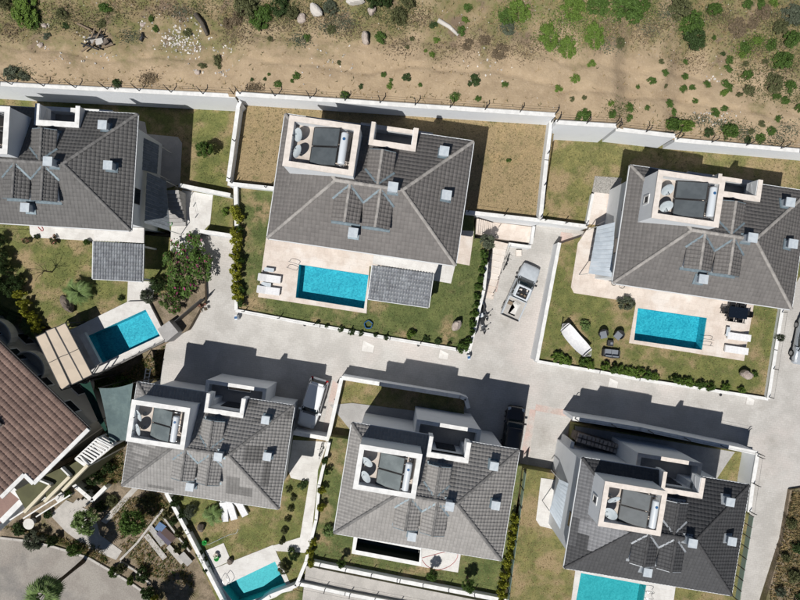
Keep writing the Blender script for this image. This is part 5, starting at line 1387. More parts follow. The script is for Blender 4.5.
for x, y, w, lb in ((368,346.5,.55,'pale square cover on the road below the blue hose'),(444,355,.42,'pale square cover on the road below the boulder'),(615,383.5,.42,'pale square cover on the road above the tall wall shadow'),(753,402,.35,'pale square cover near the right end of the road')):
    p = rd(x, y); root = thing('manhole_cover', lb, 'cover', p, R(-10), 'square road covers')
    part('plate', MB().box(-w,w,-w,w,-.03,.012), M_deckw, root); part('rim', MB().slab_hole([(-w-.06,-w-.06),(w+.06,-w-.06),(w+.06,w+.06),(-w-.06,w+.06)], [(-w,-w),(w,-w),(w,w),(-w,w)], -.03, .018), M_slab, root)
for x, y, lb in ((304,325,'small dark drain below the central front kerb'),(418.5,345.5,'small dark drain below the round kerb bush'),(723,395.5,'small dark drain below the right hedge')):
    solo('drain_cover', MB().lathe([(.14,0),(.14,.02),(.1,.03)], 12, rd(x, y)), M_frame, lb, 'drain')
def signpost(px, py, label):
    p = rd(px, py); root = thing('utility_post', label, 'post', p, R(8), 'small white road posts')
    part('post', MB().box(-.12,.12,-.22,.22,0,.8), M_tank, root); part('panel', MB().box(-.13,.13,-.1,.1,.8,.83), M_hose, root)
signpost(237,317.5,'small white utility post at the left end of the front kerb')
signpost(468.5,357,'small white utility post at the corner below the hedge')
p = rd(519,253); solo('stone_block', MB().box(p.x-.25,p.x+.25,p.y-.28,p.y+.28,p.z,p.z+.35), M_coping, 'pale square stone block on the drive below the landing', 'block')
for (x, y, z, m, lb) in ((171,224,Z0+.05,M_greenp,'green bucket at the foot of the shaded steps'),(205.5,541.5,Z4,M_greenp,'green watering can on the lawn of the bottom left villa'),(216.5,554.5,Z4+.05,M_coping,'orange toy tub on the white deck corner'),(217.5,557.5,Z4+.05,M_greenp,'green toy tub beside the orange tub on the deck')):
    root = thing('bucket', lb, 'bucket', at(x, y, z)); part('tub', MB().lathe([(.17,0),(.24,.34),(.21,.34),(.15,.05)], 14), m, root, True); part('handle', MB().tube([(-.23,0,.34),(-.15,0,.46),(0,0,.5),(.15,0,.46),(.23,0,.34)], .012, 5), M_frame, root)
# scrap boards in the lower garden
BO = [((146,535),(165,558.5),.55,M_slab,'long pale board at the left of the scrap pile'),((150,527),(163,545),.55,M_court,'grey sheet lying beside the long pale board'),((163,524),(158,531),.85,M_hose,'small blue sheet at the top of the scrap pile'),((158,532),(170,544),.5,mat('purple_sheet',(.06,.05,.09),rough=.6),'dark purple sheet on the scrap pile'),((163,530),(174,540),.7,mat('brown_sheet',(.09,.06,.055),rough=.8),'dark brown sheet on the scrap pile'),((168,546),(183,563),.5,M_slab,'white plank pointing down from the scrap pile'),((181,554),(190,564),.75,M_court,'grey panel at the lower end of the scrap pile')]
for i, (p, q, w, m, lb) in enumerate(BO):
    a, b = at(*p, ZL+.12+.035*i), at(*q, ZL+.15+.035*i)
    solo('scrap_board', MB().bar(a, b, w, .03), m, lb, 'board', 'scrap boards in the lower garden')
solo('support_beam', MB().bar(at(157,536,ZL+.06), at(185,560,ZL+.06), .3, .12), M_wood, 'wooden beam under the scrap boards', 'beam')
# kerbs and low edgings of the lower gardens
def edging(px, z, h, t, m, label):
    pts = W(px, z+h); root = thing('kerb', label, 'kerb', (pts[0].x, pts[0].y, z))
    for a, b in zip(pts[:-1], pts[1:]):
        L = (b-a).length; n = max(1, int(L/1.0))
        for k in range(n):
            p, q = a.lerp(b, k/n), a.lerp(b, (k+.98)/n)
            wpart('kerb_stone', MB().bar(Vector((p.x,p.y,z+h/2)), Vector((q.x,q.y,z+h/2)), t, h), m, root)
edging([(0,538),(26,541),(50,546),(70,552),(88,558),(112,572),(130,583),(146,594),(158,608)], ZL, .16, .22, M_slab, 'curved concrete kerb of the bottom left lane')
edging([(120,560),(137,543),(163,509)], ZL, .25, .2, M_slab, 'low concrete edging left of the scrap pile')
edging([(120,562),(134,570),(150,584)], ZL, .2, .2, M_slab, 'low concrete edging above the lane planting')
edging([(163,517),(178,537),(190,552)], ZL, .3, .18, M_slab, 'low concrete edging right of the scrap pile')
slab([(101,521),(133,487),(138,489),(106,524)], ZL+.1, M_slab, 'concrete ramp strip beside the bottom left villa', 'path', cat='path')
slab([(50,515),(66,500),(88,510),(96,520),(100,535),(122,551),(116,560),(88,548),(66,532)], ZL+.05, M_slab, 'cracked concrete path in the lower left garden', 'path', cat='path')
for k in range(5):
    a, b = at(68+4*k,512-1.5*k,ZL+.12+.1*k), at(78+4*k,500-.5*k,ZL+.12+.1*k); solo('garden_step', MB().bar(a, b, .3, .16), M_slab, ('lowest','second','third','fourth','topmost')[k] + ' grey garden step beside the white angled wall', 'step', 'grey steps in the lower left garden')
def ltable(px, py, r, label, m):
    root = thing('round_table', label, 'table', at(px, py, ZL)); part('table_top', MB().lathe([(r,.7),(r,.75)], 20), m, root); part('pedestal', MB().lathe([(.3,0),(.3,.05),(.07,.1),(.07,.7)], 10), m, root)
ltable(33.5,521,.55,'round white garden table beside the brown-roofed house', M_deckw)
solo('parasol_base_slab', MB().prism(W([(54,498),(61,492),(66,497),(58,503)], ZL+.5), ZL, ZL+.5), M_deckw, 'square white planter block below the olive terraces', 'planter')
# ladder frame and junk by the bottom left villa
p = at(147,375,ZL); root = thing('wooden_ladder', 'pale ladder frame lying beside the bottom left villa roof', 'ladder', (p.x,p.y,ZL))
for dx in (-.22,.22): wpart('rail', MB().bar(at(146,382,-1.2)+Vector((dx,0,0)), at(148.5,368,-1.0)+Vector((dx,0,0)), .07), M_cwhite, root)
for k in range(4): c = at(146,382,-1.2).lerp(at(148.5,368,-1.0), (k+.3)/3.7); wpart('rung', MB().bar(c-Vector((.22,0,0)), c+Vector((.22,0,0)), .06), M_cwhite, root)
for dx in (-.22,.22): c = at(146,382,-1.2)+Vector((dx,0,0)); wpart('leg', MB().bar((c.x,c.y,ZL),(c.x,c.y,-1.2),.06), M_cwhite, root)
# road planter bench on the bottom left balcony
def planter(p, rz, L, label, m=M_cwhite):
    root = thing('planter_box', label, 'planter', p, rz)
    part('box', MB().slab_hole([(-L/2,-.2),(L/2,-.2),(L/2,.2),(-L/2,.2)], [(-L/2+.05,-.15),(L/2-.05,-.15),(L/2-.05,.15),(-L/2+.05,.15)], 0, .35), m, root)
    part('soil', MB().box(-L/2+.05,L/2-.05,-.15,.15,.02,.3), M_soil, root); return root
planter(on_villa('4', 1.4, 5.05, EZ-3.0), V['4'].rotation_euler.z, 2.0, 'planter with small flowers on the bottom left balcony')
solo('wooden_bench', MB().box(-1.1,1.1,-.2,.2,.38,.44, Matrix.Translation(rd(248,382)) @ Matrix.Rotation(R(-8),4,'Z')).box(-1.0,-.9,-.18,.18,0,.38, Matrix.Translation(rd(248,382)) @ Matrix.Rotation(R(-8),4,'Z')).box(.9,1.0,-.18,.18,0,.38, Matrix.Translation(rd(248,382)) @ Matrix.Rotation(R(-8),4,'Z')), M_wood, 'wooden bench in the shade outside the bottom left balcony', 'bench')

# ------------------------------------------------------------------ plants
def leaf_mesh(name, m, n, seed, leaf=.13, clumps=16, dome=True, narrow=.5, spread=.34, flowers=None, fm=None):
    """unit plant: radius 1, height 1; leaves gathered in clumps with gaps between"""
    r = np.random.default_rng(seed)
    th = r.uniform(0, 2*np.pi, clumps); rad = np.sqrt(r.uniform(0, 1, clumps))*.78; hz = (1-(rad/.95)**2)*r.uniform(.35, 1, clumps)*.8+.08
    C = np.stack([rad*np.cos(th), rad*np.sin(th), hz], 1); cs = r.uniform(.6, 1.25, clumps)
    k = r.integers(0, clumps, n)
    off = r.normal(size=(n, 3)); off /= np.linalg.norm(off, axis=1)[:, None]; off *= (r.uniform(0, 1, n)**.45)[:, None]
    off[:, 2] = np.abs(off[:, 2])*.8 - .1
    P = C[k] + off*(spread*cs[k])[:, None]
    P[:, 2] = np.clip(P[:, 2], .01, None)
    nrm = off + np.array((0, 0, .55)) + r.normal(size=(n, 3))*.45; nrm /= np.linalg.norm(nrm, axis=1)[:, None]
    t = np.cross(nrm, r.normal(size=(n, 3))); t /= np.linalg.norm(t, axis=1)[:, None]
    b = np.cross(nrm, t); s = leaf*r.uniform(.6, 1.4, n)[:, None]
    Q = np.stack([P - t*s, P + b*s*narrow + nrm*s*.12, P + t*s, P - b*s*narrow + nrm*s*.12], 1).reshape(-1, 3)
    F = np.arange(4*n).reshape(-1, 4)
    me = bpy.data.meshes.new(name); me.from_pydata(Q.tolist(), [], F.tolist()); me.materials.append(m)
    if fm is not None:
        me.materials.append(fm)
        w = (r.uniform(0, 1, n) < flowers) & (P[:, 2] > .35)
        me.polygons.foreach_set('material_index', w.astype(np.int32))
    me.update(); return me
PM = {}
def plant_mesh(kind, var, style='shrub'):
    k = (kind, var, style)
    if k not in PM:
        if style == 'shrub': PM[k] = leaf_mesh('foliage', LEAF[kind], 900, 11+7*var+len(kind), .115, 18)
        elif style == 'wild': PM[k] = leaf_mesh('foliage', LEAF[kind], 900, 31+7*var+len(kind), .10, 22, spread=.36)
        elif style == 'brush': PM[k] = leaf_mesh('foliage', LEAF[kind], 2400, 131+7*var+len(kind), .055, 90, spread=.2, narrow=.25)
        elif style == 'big': PM[k] = leaf_mesh('foliage', LEAF[kind], 2600, 71+7*var+len(kind), .062, 46, spread=.24)
        elif style == 'tree': PM[k] = leaf_mesh('foliage', LEAF[kind], 3200, 91+7*var+len(kind), .066, 40, spread=.26)
        elif style == 'bract': PM[k] = leaf_mesh('foliage', LEAF[kind], 3000, 51+var, .044, 46, spread=.18, flowers=.06, fm=M_flower)
        elif style == 'rose': PM[k] = leaf_mesh('foliage', LEAF[kind], 380, 61+var, .13, 12, spread=.3, flowers=.3, fm=M_rose)
    return PM[k]
rv = random.Random(11)
STEM = None
def plant(px, py, z, rpx, kind, label, h=None, style='shrub', group=None, name='shrub', cat='shrub', stem=True, sy=1.0, p=None):
    global STEM
    q = at(px, py, z) if p is None else p
    r = rpx*(CAM_H - q.z)/FPX; h = h if h is not None else r*1.25
    if not stem:
        o = link(name, plant_mesh(kind, rv.randrange(4), style)); o.location = q; o.scale = (r*rv.uniform(.8, 1.2), r*sy*rv.uniform(.7, 1.15), h); o.rotation_euler = (0, 0, rv.uniform(0, 6.28) if sy == 1 else 0)
        return tag(o, label, cat, group)
    root = thing(name, label, cat, q, rv.uniform(0, 6.28) if sy == 1 else 0, group)
    f = link('foliage', plant_mesh(kind, rv.randrange(4), style), root); f.scale = (r*rv.uniform(.88, 1.18), r*sy*rv.uniform(.82, 1.12), h*rv.uniform(.85, 1.15))
    if STEM is None: STEM = MB().tube([(0,0,-.02),(.03,.01,.3),(-.02,.05,.62)], [.09,.07,.03], 6).tube([(.01,0,.2),(.3,.1,.55)], [.05,.02], 5).tube([(.01,0,.2),(-.25,.2,.5)], [.05,.02], 5).tube([(0,0,.25),(.05,-.3,.55)], [.05,.02], 5).mesh('stem', M_bark)
    s = link('stem', STEM, root); s.scale = (r, r, h)
    return root
def tree(px, py, z, rpx, kind, label, h, style='tree', group=None, crown=.55, bare=.42):
    """px, py: middle of the crown as seen"""
    zc = z + h*.6; q = at(px, py, zc); r = rpx*(CAM_H - zc)/FPX
    root = thing('tree', label, 'tree', (q.x, q.y, z), rv.uniform(0, 6.28), group)
    f = link('crown', plant_mesh(kind, rv.randrange(4), style), root); f.scale = (r, r, h*(1-bare)); f.location = (0, 0, h*bare)
    mb = MB().tube([(0,0,-.05),(.05*r,.03*r,h*.3),(0,0,h*.6)], [.13,.1,.05], 8)
    for k in range(6):
        a = k*1.05; mb.tube([(.03*r,.02*r,h*(.32+.03*k)),(math.cos(a)*r*.35,math.sin(a)*r*.35,h*.6),(math.cos(a)*r*.62,math.sin(a)*r*.62,h*.75)], [.06,.04,.015], 6)
    part('trunk', mb, M_bark, root)
    return root
# yellow hedge along the head of the left drive
for x, y in ((237,211),(240,219),(237.5,233),(238,241),(238.5,249),(237.5,257),(239,265),(238,272),(238.5,280),(238,288),(239.5,296)):
    plant(x, y, Z1, 6.2, 'yellow', 'yellow-green hedge shrub along the wall left of the central lawn', 1.5, group='yellow hedge left of the central lawn', name='hedge_shrub')
for x, y, r in ((241,230,4.5),(243,261,4),(242.5,289,4.5),(243,303,5)):
    plant(x, y, Z1, r, 'green', 'dark green shrub tucked among the yellow hedge', 1.2, group='yellow hedge left of the central lawn', name='hedge_shrub')
for x, y, r in ((484,254,5),(483,263,4.5),(481.5,271,4.5),(480,279,4.5),(478.5,287,4.5),(477,296,4.5),(475.5,305,4),(474,314,4.5),(472.5,323,4.5),(471,332,4.5),(468,341,4.5)):
    plant(x, y, Z1, r, 'green', 'green hedge shrub on the wall above the scooters', .9, group='green hedge above the scooters', name='hedge_shrub')
plant(487,242, Z1-.3, 7.5, 'grey', 'grey-green round bush beside the upper steps', 1.0)
plant(463,346.5, Z1, 7, 'green', 'round green bush at the corner of the central front lawn', 1.3)
plant(410.5,334, Z1, 5.5, 'bright', 'small bright bush on the central front kerb', 1.1)
for x, y, r in ((318,322.5,2.6),(327,326,3),(341,329,3.4),(352,332,3.8),(361,333.5,3.2),(376,335,3),(386,337.5,2.8),(426,338.5,3.6),(438,341.5,3.8),(449,344,3)):
    plant(x, y, Z1, r, 'dark', 'low dark plant growing along the central front kerb', .5, group='low plants along the central kerb', stem=False)
for x, y, r in ((556,356,5.5),(563,359,6),(568,361,4.5),(582,361,6),(589,364,6),(604,365.5,5),(612,368,6),(620,369.5,6),(629,371,6),(637,372.5,6),(645,374,6),(653,376,5),(672,379,5),(680,380.5,5.5),(688,382,5),(699,384,5),(708,386,4.6)):
    plant(x, y, Z3, r, 'bright' if (x % 3) else 'green', 'leafy hedge shrub above the kerb wall of the right-hand garden', .95, group='hedge of the right-hand garden', name='hedge_shrub')
plant(723,386, Z3, 5, 'bright', 'small round shrub below the beige boulder on the left', 1.0)
plant(739.5,389.5, Z3, 3.6, 'bright', 'tiny shrub at the right end of the hedge', .8)
plant(753,374, Z3, 4, 'green', 'small plant right of the beige boulder', .6)
plant(623.5,302.5, Z3, 11.5, 'grey', 'wide round grey-green lavender bush at the pool deck corner', 1.0, style='big', sy=.75)
plant(584,326, Z3, 6, 'pale', 'pale green young plant right of the hammock', 1.0)
plant(777,337, Z3, 4.5, 'grey', 'grey-green plant on the wall beside the silver car', 1.0)
plant(552,127, Z3+.5, 3, 'green', 'tiny shrub at the top corner of the right back lawn', .4, stem=False)
plant(508.5,161, Z1, 3.2, 'green', 'tiny seedling in the parched central back lawn', .4, stem=False)
tree(204,150, Z0, 9.5, 'green', 'small green tree on the back lawn of the left-edge villa', 2.4)
# bottom centre garden
for x, y, r in ((326,459,4.2),(328,470,3.5),(323,488,4.5),(322,505,4.8),(314,540,4.5),(311,549,4.8),(312,560,4.5)):
    plant(x, y, Z5, r, 'yellow' if r > 4.3 else 'green', 'yellow-green shrub against the narrow wall of the bottom centre garden', 1.2, group='shrubs along the narrow wall')
plant(329,530, Z5, 6.5, 'pale', 'broad pale green plant left of the bottom centre villa', 1.1)
tree(341,563.5, Z5, 5, 'green', 'smallest of three young trees on the bottom centre lawn', 1.8)
tree(432,575, Z5, 6.5, 'green', 'middle young tree beside the south wall of the bottom centre garden', 2.2)
tree(469,585, Z5, 8, 'green', 'largest young tree beside the south wall of the bottom centre garden', 2.4)
for x, y in ((514,515),(512.5,524),(511,533),(509.5,542),(508,551),(506,560),(504,570),(502.5,580),(501,590),(500,600)):
    plant(x, y, Z5, 5.5, 'yellow', 'yellow hedge shrub against the green glass fence', 1.5, group='yellow hedge along the glass fence', name='hedge_shrub')
# bottom left garden
plant(192,510, Z4, 8, 'grey', 'spiky grey-green bush inside the bottom left wall', 1.2, style='big')
plant(177,500, Z4, 6, 'dark', 'dark bush at the upper end of the bottom left wall', 1.3)
plant(184,512, Z4, 5, 'dark', 'dark bush halfway along the bottom left wall', 1.2)
plant(188,527, Z4, 5, 'olive', 'olive shrub beside the brown boulder', .9)
for x, y in ((201,552),(204.5,558),(207.5,567)):
    plant(x, y, Z4, 3.8, 'dark', 'dark potted shrub on the wall beside the white deck', 1.0, group='dark shrubs beside the white deck')
plant(285,566, Z4, 8, 'olive', 'olive bush at the right corner of the bottom left pool', 1.4, style='big')
plant(294,553, Z4, 6.5, 'dark', 'dark bush beside the path junction', 1.3)
for x, y, r in ((289,489,4),(293,497,4),(291,508,3.5),(288,518,3.5),(285,530,3.5),(303,484,6),(282,540,4)):
    plant(x, y, Z4, r, 'dark' if r > 5 else 'olive', 'low plant in the narrow bed right of the bottom left villa', .6, group='plants in the narrow bed')
# left-edge villa garden
for x, y, r in ((3,241,9),(6,258,10),(12,270,8),(22,282,9),(14,289,9),(4,284,8)):
    plant(x, y, Z0, r, 'dark', 'dense dark bush at the left edge garden', 1.9, style='big', group='dark bushes at the left edge')
for x, y, r in ((24,294,6),(28,303,6),(32,312,6),(37,320,6),(41,328,5.5)):
    plant(x, y, Z0, r, 'yellow', 'yellow-green hedge shrub leading to the beige awnings', 1.7, group='yellow hedge beside the left lawn', name='hedge_shrub')
plant(4,300, ZL+1, 10, 'grey', 'grey-green bush below the left edge garden', 2.2, style='big')
plant(28,240, Z0, 5, 'olive', 'rose bush with pale flowers left of the white terrace', .8, style='rose')
plant(57,240, Z0, 6, 'dark', 'rose bush below the middle of the white terrace', .8, style='rose')
plant(89,243, Z0, 3.5, 'green', 'small bush at the corner of the left pergola', .8)
plant(122,298, Z0, 3.6, 'dark', 'small dark bush on the lawn below the left pergola', .6)
plant(38,237, Z0, 3, 'dark', 'tiny dark shrub beside the rose bush', .6)
# bougainvillea and neighbours at the drive
def boug(px, py, z, r, h, label, sy=1.0):
    return plant(px, py, z, r, 'green', label, h, style='bract', name='bougainvillea', cat='bougainvillea', sy=sy)
boug(189,266, Z0, 31, 2.7, 'large bougainvillea with magenta bracts beside the left drive', 1.2)
boug(174,300, Z0, 16, 2.2, 'smaller bougainvillea below the large one at the pool corner')
plant(203,306, Z0-.4, 6, 'brown', 'reddish dry branch of bracts over the left drive', .8, style='rose')
plant(150,296, Z0, 9, 'grey', 'pale leafy bush on the white paving beside the pool', 1.5, style='big')
plant(160,284, Z0, 9, 'dark', 'dark bush between the left pergola and the bougainvillea', 1.6, style='big')
plant(226,212, Z0, 4, 'bright', 'bright green plant in the small entrance lawn', .7)
# lower left gardens
plant(125,384, ZL, 12, 'green', 'leafy bush below the wall of the shaded pool', 2.4, style='big')
plant(105,382, ZL, 9, 'green', 'small leafy bush between the green net and the pool wall', 1.8, style='big')
tree(85,522, ZL, 15, 'pale', 'light green tree in front of the brown-roofed house', 3.2)
tree(133,522, ZL, 15, 'green', 'dark rounded tree left of the scrap pile', 3.6)
plant(40,537, ZL, 13, 'grey', 'broad dark flowering bush at the edge of the lane', 1.9, style='big')
plant(57,538, ZL, 7, 'dark', 'dark bush beside the broad flowering bush', 1.6)
plant(78,547, ZL, 9, 'green', 'spiky green bush on the lane kerb', 1.6, style='big')
plant(98,477, ZL, 9, 'dark', 'dark bush behind the white angled wall', 1.7, style='big')
plant(111,466, ZL, 7, 'dark', 'small dark bush left of the bottom left villa corner', 1.5)
plant(92,491, ZL, 6, 'olive', 'olive shrub at the white angled wall', 1.2)
plant(113,500, ZL, 8, 'olive', 'olive scrub beside the concrete ramp', 1.1, style='big')
plant(102,505, ZL, 6, 'dark', 'dark scrub at the foot of the concrete ramp', 1.0)
plant(150,499, ZL, 8, 'olive', 'dry olive scrub under the bottom left eave', .9, style='big')
plant(70,493, ZL, 4.5, 'green', 'small green plant below the olive terraces', .8)
plant(50,513, ZL, 5, 'dark', 'small dark plant beside the round table', .9)
plant(22,528, ZL, 7, 'dark', 'dark hedge plant under the white balustrade', 1.0)
for x, y, r, k in ((116,570,5.5,'green'),(124,566,5,'olive'),(133,578,4.5,'bright'),(145,573,7.5,'dark'),(150,590,8,'dark'),(157,597,6,'yellow')):
    plant(x, y, ZL, r, k, {'green':'green shrub at the bend of the lane kerb','olive':'olive shrub above the bend of the lane kerb','bright':'bright shrub between the lane bushes','dark':'dark round bush at the lower end of the lane kerb','yellow':'yellow-green shrub at the bottom of the lane kerb'}[k] + (' nearest the bottom edge' if y > 588 and k == 'dark' else ''), 1.3)
for x, y, r, k in ((168,513,5,'olive'),(174,520,5,'dark'),(180,532,4.5,'olive'),(186,543,4.5,'dark'),(178,548,3.5,'olive')):
    plant(x, y, ZL, r, k, 'weedy shrub along the outer side of the bottom left wall', .9, group='weeds along the bottom left wall')
# right verge
for x, y, r, k in ((789,522,6,'olive'),(796,545,7,'dark'),(783,556,5,'olive'),(791,575,8,'olive'),(778,590,5,'grey'),(797,597,7,'dark')):
    plant(x, y, .25, r, k, 'scrubby bush on the rough verge at the right edge', .9, style='wild', group='scrub on the right verge', stem=False)
# palms
def palm(base, h, crown_r, label, nf=20, mlabel='green', lean=(0,0), fan=False):
    root = thing('palm_tree', label, 'palm', base, rv.uniform(0, 6))
    part('trunk', MB().tube([(lean[0]*t*t, lean[1]*t*t, h*t-.05) for t in (0,.25,.5,.75,1)], [.24,.18,.16,.16,.19] if h > 1.5 else [.12,.11,.1,.1,.1], 10), M_bark, root)
    mb = MB()
    if fan:
        L = crown_r*.5; mb.tube([(0,0,0),(L*.5,0,L*.22),(L,0,L*.3)], [.03,.025,.02], 5)
        for k in range(17):
            a = R(-105 + 210*k/16); l = crown_r*.52*(.75+.25*math.cos(a)); c0, s0 = math.cos(a), math.sin(a); w = crown_r*.036
            p1 = (L+c0*l*.6, s0*l*.6, L*.3+.02*(k % 2)); p2 = (L+c0*l, s0*l, L*.3-l*.28)
            mb.add([(L, 0, L*.3), (p1[0]-s0*w, p1[1]+c0*w, p1[2]), (p1[0]+s0*w, p1[1]-c0*w, p1[2]), p2], [(0,2,1),(1,2,3)])
    else:
        n = 14
        zf = lambda u: crown_r*(.42*math.sin(u*2.2) - .5*u**3)
        for i in range(n):
            u = i/n; l = crown_r*.34*math.sin(math.pi*min(1, u*.75+.2)); x = crown_r*u
            for s in (-1, 1):
                for k in (0, .33, .66):
                    xx = x + k*crown_r/n; z = zf(u + k/n); w = crown_r*.016
                    mb.add([(xx-w, 0, z), (xx+w, 0, z), (xx+l*.75, s*l, z-l*.3)], [(0,1,2) if s > 0 else (2,1,0)])
            mb.bar((x,0,zf(u)), (crown_r*(i+1)/n,0,zf((i+1)/n)), .03)
    me = mb.mesh('frond', LEAF[mlabel])
    for k in range(nf):
        f = link('frond', me, root); f.location = (lean[0], lean[1], h); s = rv.uniform(.8, 1.1); f.scale = (s, s, s)
        f.rotation_euler = (rv.uniform(-.2, .2), (-.9 + 1.5*(k/nf) if fan else rv.uniform(-.5, .45)), k*2.39996)
    return root
zc = ZL + 6.0; q = at(46,592,zc); palm((q.x, q.y, ZL), 6.0, 1.7, 'tall green palm on the lane at the bottom left', 34, 'pale', fan=True)
s_ = at(178,584,ZL); palm((s_.x-.324*5.5, s_.y-.531*5.5, ZL), 5.5, 1.9, 'palm below the bottom edge casting its shadow near the white wall', 34, 'pale', fan=True)
q = at(78,292,Z0+.9); palm((q.x, q.y, Z0), .8, 1.3, 'young palm on the left lawn beside the dark boulder', 16, 'pale')
q = at(34,327,-1.2); palm((q.x, q.y, ZL), 2.4, 1.2, 'pale palm below the yellow hedge at the left', 16, 'pale')
q = at(8,314,-1.2); palm((q.x, q.y, ZL), 2.4, 1.3, 'pale palm at the left edge above the brown roof', 16, 'pale')
q = at(213,515,Z4+.6); palm((q.x, q.y, Z4), .5, 1.0, 'young palm on the lawn of the bottom left villa', 14, 'pale')
# bare young tree on the left lawn
q = at(52,272,Z0); root = thing('bare_tree', 'thin bare tree on the left lawn casting a branchy shadow', 'tree', q)
mb = MB().tube([(0,0,0),(.05,0,.8),(.0,.1,1.5)], [.06,.05,.03], 6)
for k in range(7):
    a = k*.9; mb.tube([(.03,.02,.7+.1*k),(.5*math.cos(a),.5*math.sin(a),1.4+.1*k),(.9*math.cos(a+.2),.9*math.sin(a+.2),1.9+.1*k)], [.03,.02,.008], 5)
part('trunk', mb, M_bark, root)

# ------------------------------------------------------------------ the hillside: scrub, grass, stones
SMALL = [(105,9,6.5,'green'),(66,26,4.5,'dark'),(102,25,4.5,'olive'),(62,14,6,'olive'),(152,19,4,'green'),(156,29,4,'green'),(118,86,6,'dark'),(12,74,8,'grey'),(24,77,6,'grey'),(48,36,4.5,'grey'),(20,20,4,'olive'),
 (188,33,5,'olive'),(218,62,6.5,'olive'),(203,66,4,'olive'),(307,37,4.5,'green'),(297,76,4.2,'green'),(278,84,3.6,'green'),(265,79,2,'dark'),(270,39,3,'olive'),(292,81,2.4,'green'),(269,74.5,2,'green'),(252,80,2,'dark'),
 (380,38,6,'green'),(468,8,4,'green'),(434,25,4.2,'dark'),(465,20,4,'bright'),(461,31,4.6,'green'),(437,41,3.8,'bright'),(432,55,3.5,'bright'),(426,51,2.4,'bright'),(383.6,75,2.8,'green'),(407,78,5.2,'dark'),(390,86,4.2,'bright'),(391,80,2.4,'green'),(361,86,2.6,'dark'),(345,97,6.5,'green'),(455,97,4.6,'green'),(474,81,5.6,'dark'),(478,99,3.5,'green'),(420,85,2.2,'green'),(339,63,2.8,'olive'),(407,47,2.8,'olive'),(412,39,3,'olive'),
 (575,79,5,'bright'),(591,64,4.6,'bright'),(558,90,5.2,'bright'),(505,85,4,'green'),(583,116,7.5,'green'),(612,115,5,'green'),(629,108,5.5,'green'),(611,104,4,'bright'),(638,87,2.4,'green'),(572,99,3,'olive'),(584,98,3,'olive'),(629,118,4,'green'),
 (665,73,4,'green'),(652,81,4.2,'green'),(685,77,3.6,'green'),(683,89,4.2,'green'),(692,88,3.4,'green'),(707,85,4.4,'green'),(669,104,4,'green'),(673,112,4,'green'),(695,101,3.6,'green'),(647,108,3,'green'),(665,86,2.6,'olive'),(661,62,3,'olive'),(685,62,3.4,'green'),
 (728,69,4.4,'green'),(729,60,4,'green'),(724,83,4.4,'green'),(723,93,4.6,'bright'),(729,88,4,'green'),(715,113,5,'green'),(724,109,4,'green'),(723,54,3,'dark'),(742,55,4.5,'bright'),(745,48,5.5,'green'),(757,41,5,'bright'),(771,45,6,'green'),(747,75,6.5,'green'),(745,64,4,'olive'),
 (789,87,6.5,'green'),(776,97,5,'green'),(784,101,4.6,'green'),(799,108,5,'green'),(777,119,4.2,'green'),(771,131,5.2,'green'),(761,124,3.6,'olive'),(751,131,3,'olive'),(760,139,5,'green'),(747,141,4.6,'dark'),(708,133,5.4,'dark'),(747,5,5.4,'green'),(760,4,5,'green'),(773,3,5,'bright'),(765,62,4,'olive'),(714,38,3,'green'),(749,91,5.5,'olive'),(739,95,3.5,'olive')]
for x, y, r, k in SMALL:
    plant(x, y, 0, r*1.12, k, {'green':'low green shrub','dark':'dark green shrub','olive':'dull olive shrub','bright':'bright green shrub','grey':'wispy grey-green shrub'}[k], r*.075, style='wild', group={'green':'green','dark':'dark','olive':'olive','bright':'bright','grey':'grey'}[k] + ' shrubs on the hillside', stem=False, name='hillside_shrub', p=at_hill(x, y, .0) - Vector((0,0,.03)))
BIG = [(27,10,13,'bright',.9,1.5),(34,20,8,'green',.8,1.2),(5,5,9,'olive',.8,1),(248,5,15,'olive',1.2,1),(262,18,12,'green',1.0,1),(240,18,11,'brown',.8,1),(281,8,10,'dark',1.2,1),(230,24,8,'brown',.7,1),(292,14,8,'olive',.8,1),(374,3,10,'dark',1.3,1),(388,3,8,'dark',1.2,1),(399,18,11,'olive',1.2,1.1),(408,3,8,'olive',1.0,1),(330,8,9,'grey',.7,1),(332,30,6,'olive',.5,1),
 (519,11,13,'bright',.8,.8),(506,17,8,'green',.7,1),(573,11,13,'bright',.9,1.2),(548,37,10,'bright',.8,1.3),(567,48,9,'bright',.8,1.2),(594,36,11,'bright',.9,1.4),(598,7,13,'green',.9,1),(622,9,16,'green',1.0,.8),(634,16,9,'green',.8,1),(508,28,8,'grey',.5,1),(619,43,6,'olive',.6,1),(484,40,7,'brown',.4,1),(500,52,9,'brown',.4,1),(468,45,8,'brown',.4,1),
 (678,10,15,'olive',1.2,1),(690,26,12,'green',1.1,1),(692,40,15,'dark',1.3,1),(713,11,8,'green',.9,1),(643,7,7,'green',.8,1),(671,125,10,'green',1.2,.8),(683,127,9,'bright',1.1,.8),(781,62,9,'green',1.0,1),(773,83,8,'olive',.8,1.3),(728,132,10,'green',1.0,.9),(792,15,11,'grey',.7,1),(779,28,9,'olive',.7,1),(790,40,9,'green',.8,1),(763,12,9,'brown',.4,1),(738,28,11,'brown',.35,1),(752,22,8,'brown',.35,1)]
for x, y, r, k, h, sy in BIG:
    plant(x, y, 0, r*(1.22 if k in ('bright', 'green') else 1.1), k, {'bright':'spreading bright thicket','green':'spreading green thicket','olive':'spreading olive thicket','dark':'dense dark thicket','brown':'dry brown brush','grey':'pale grey-green brush'}[k], h, style='big', group=k + ' thickets on the hillside', stem=False, name='hillside_thicket', sy=sy, p=at_hill(x, y, .0) - Vector((0,0,.04)))
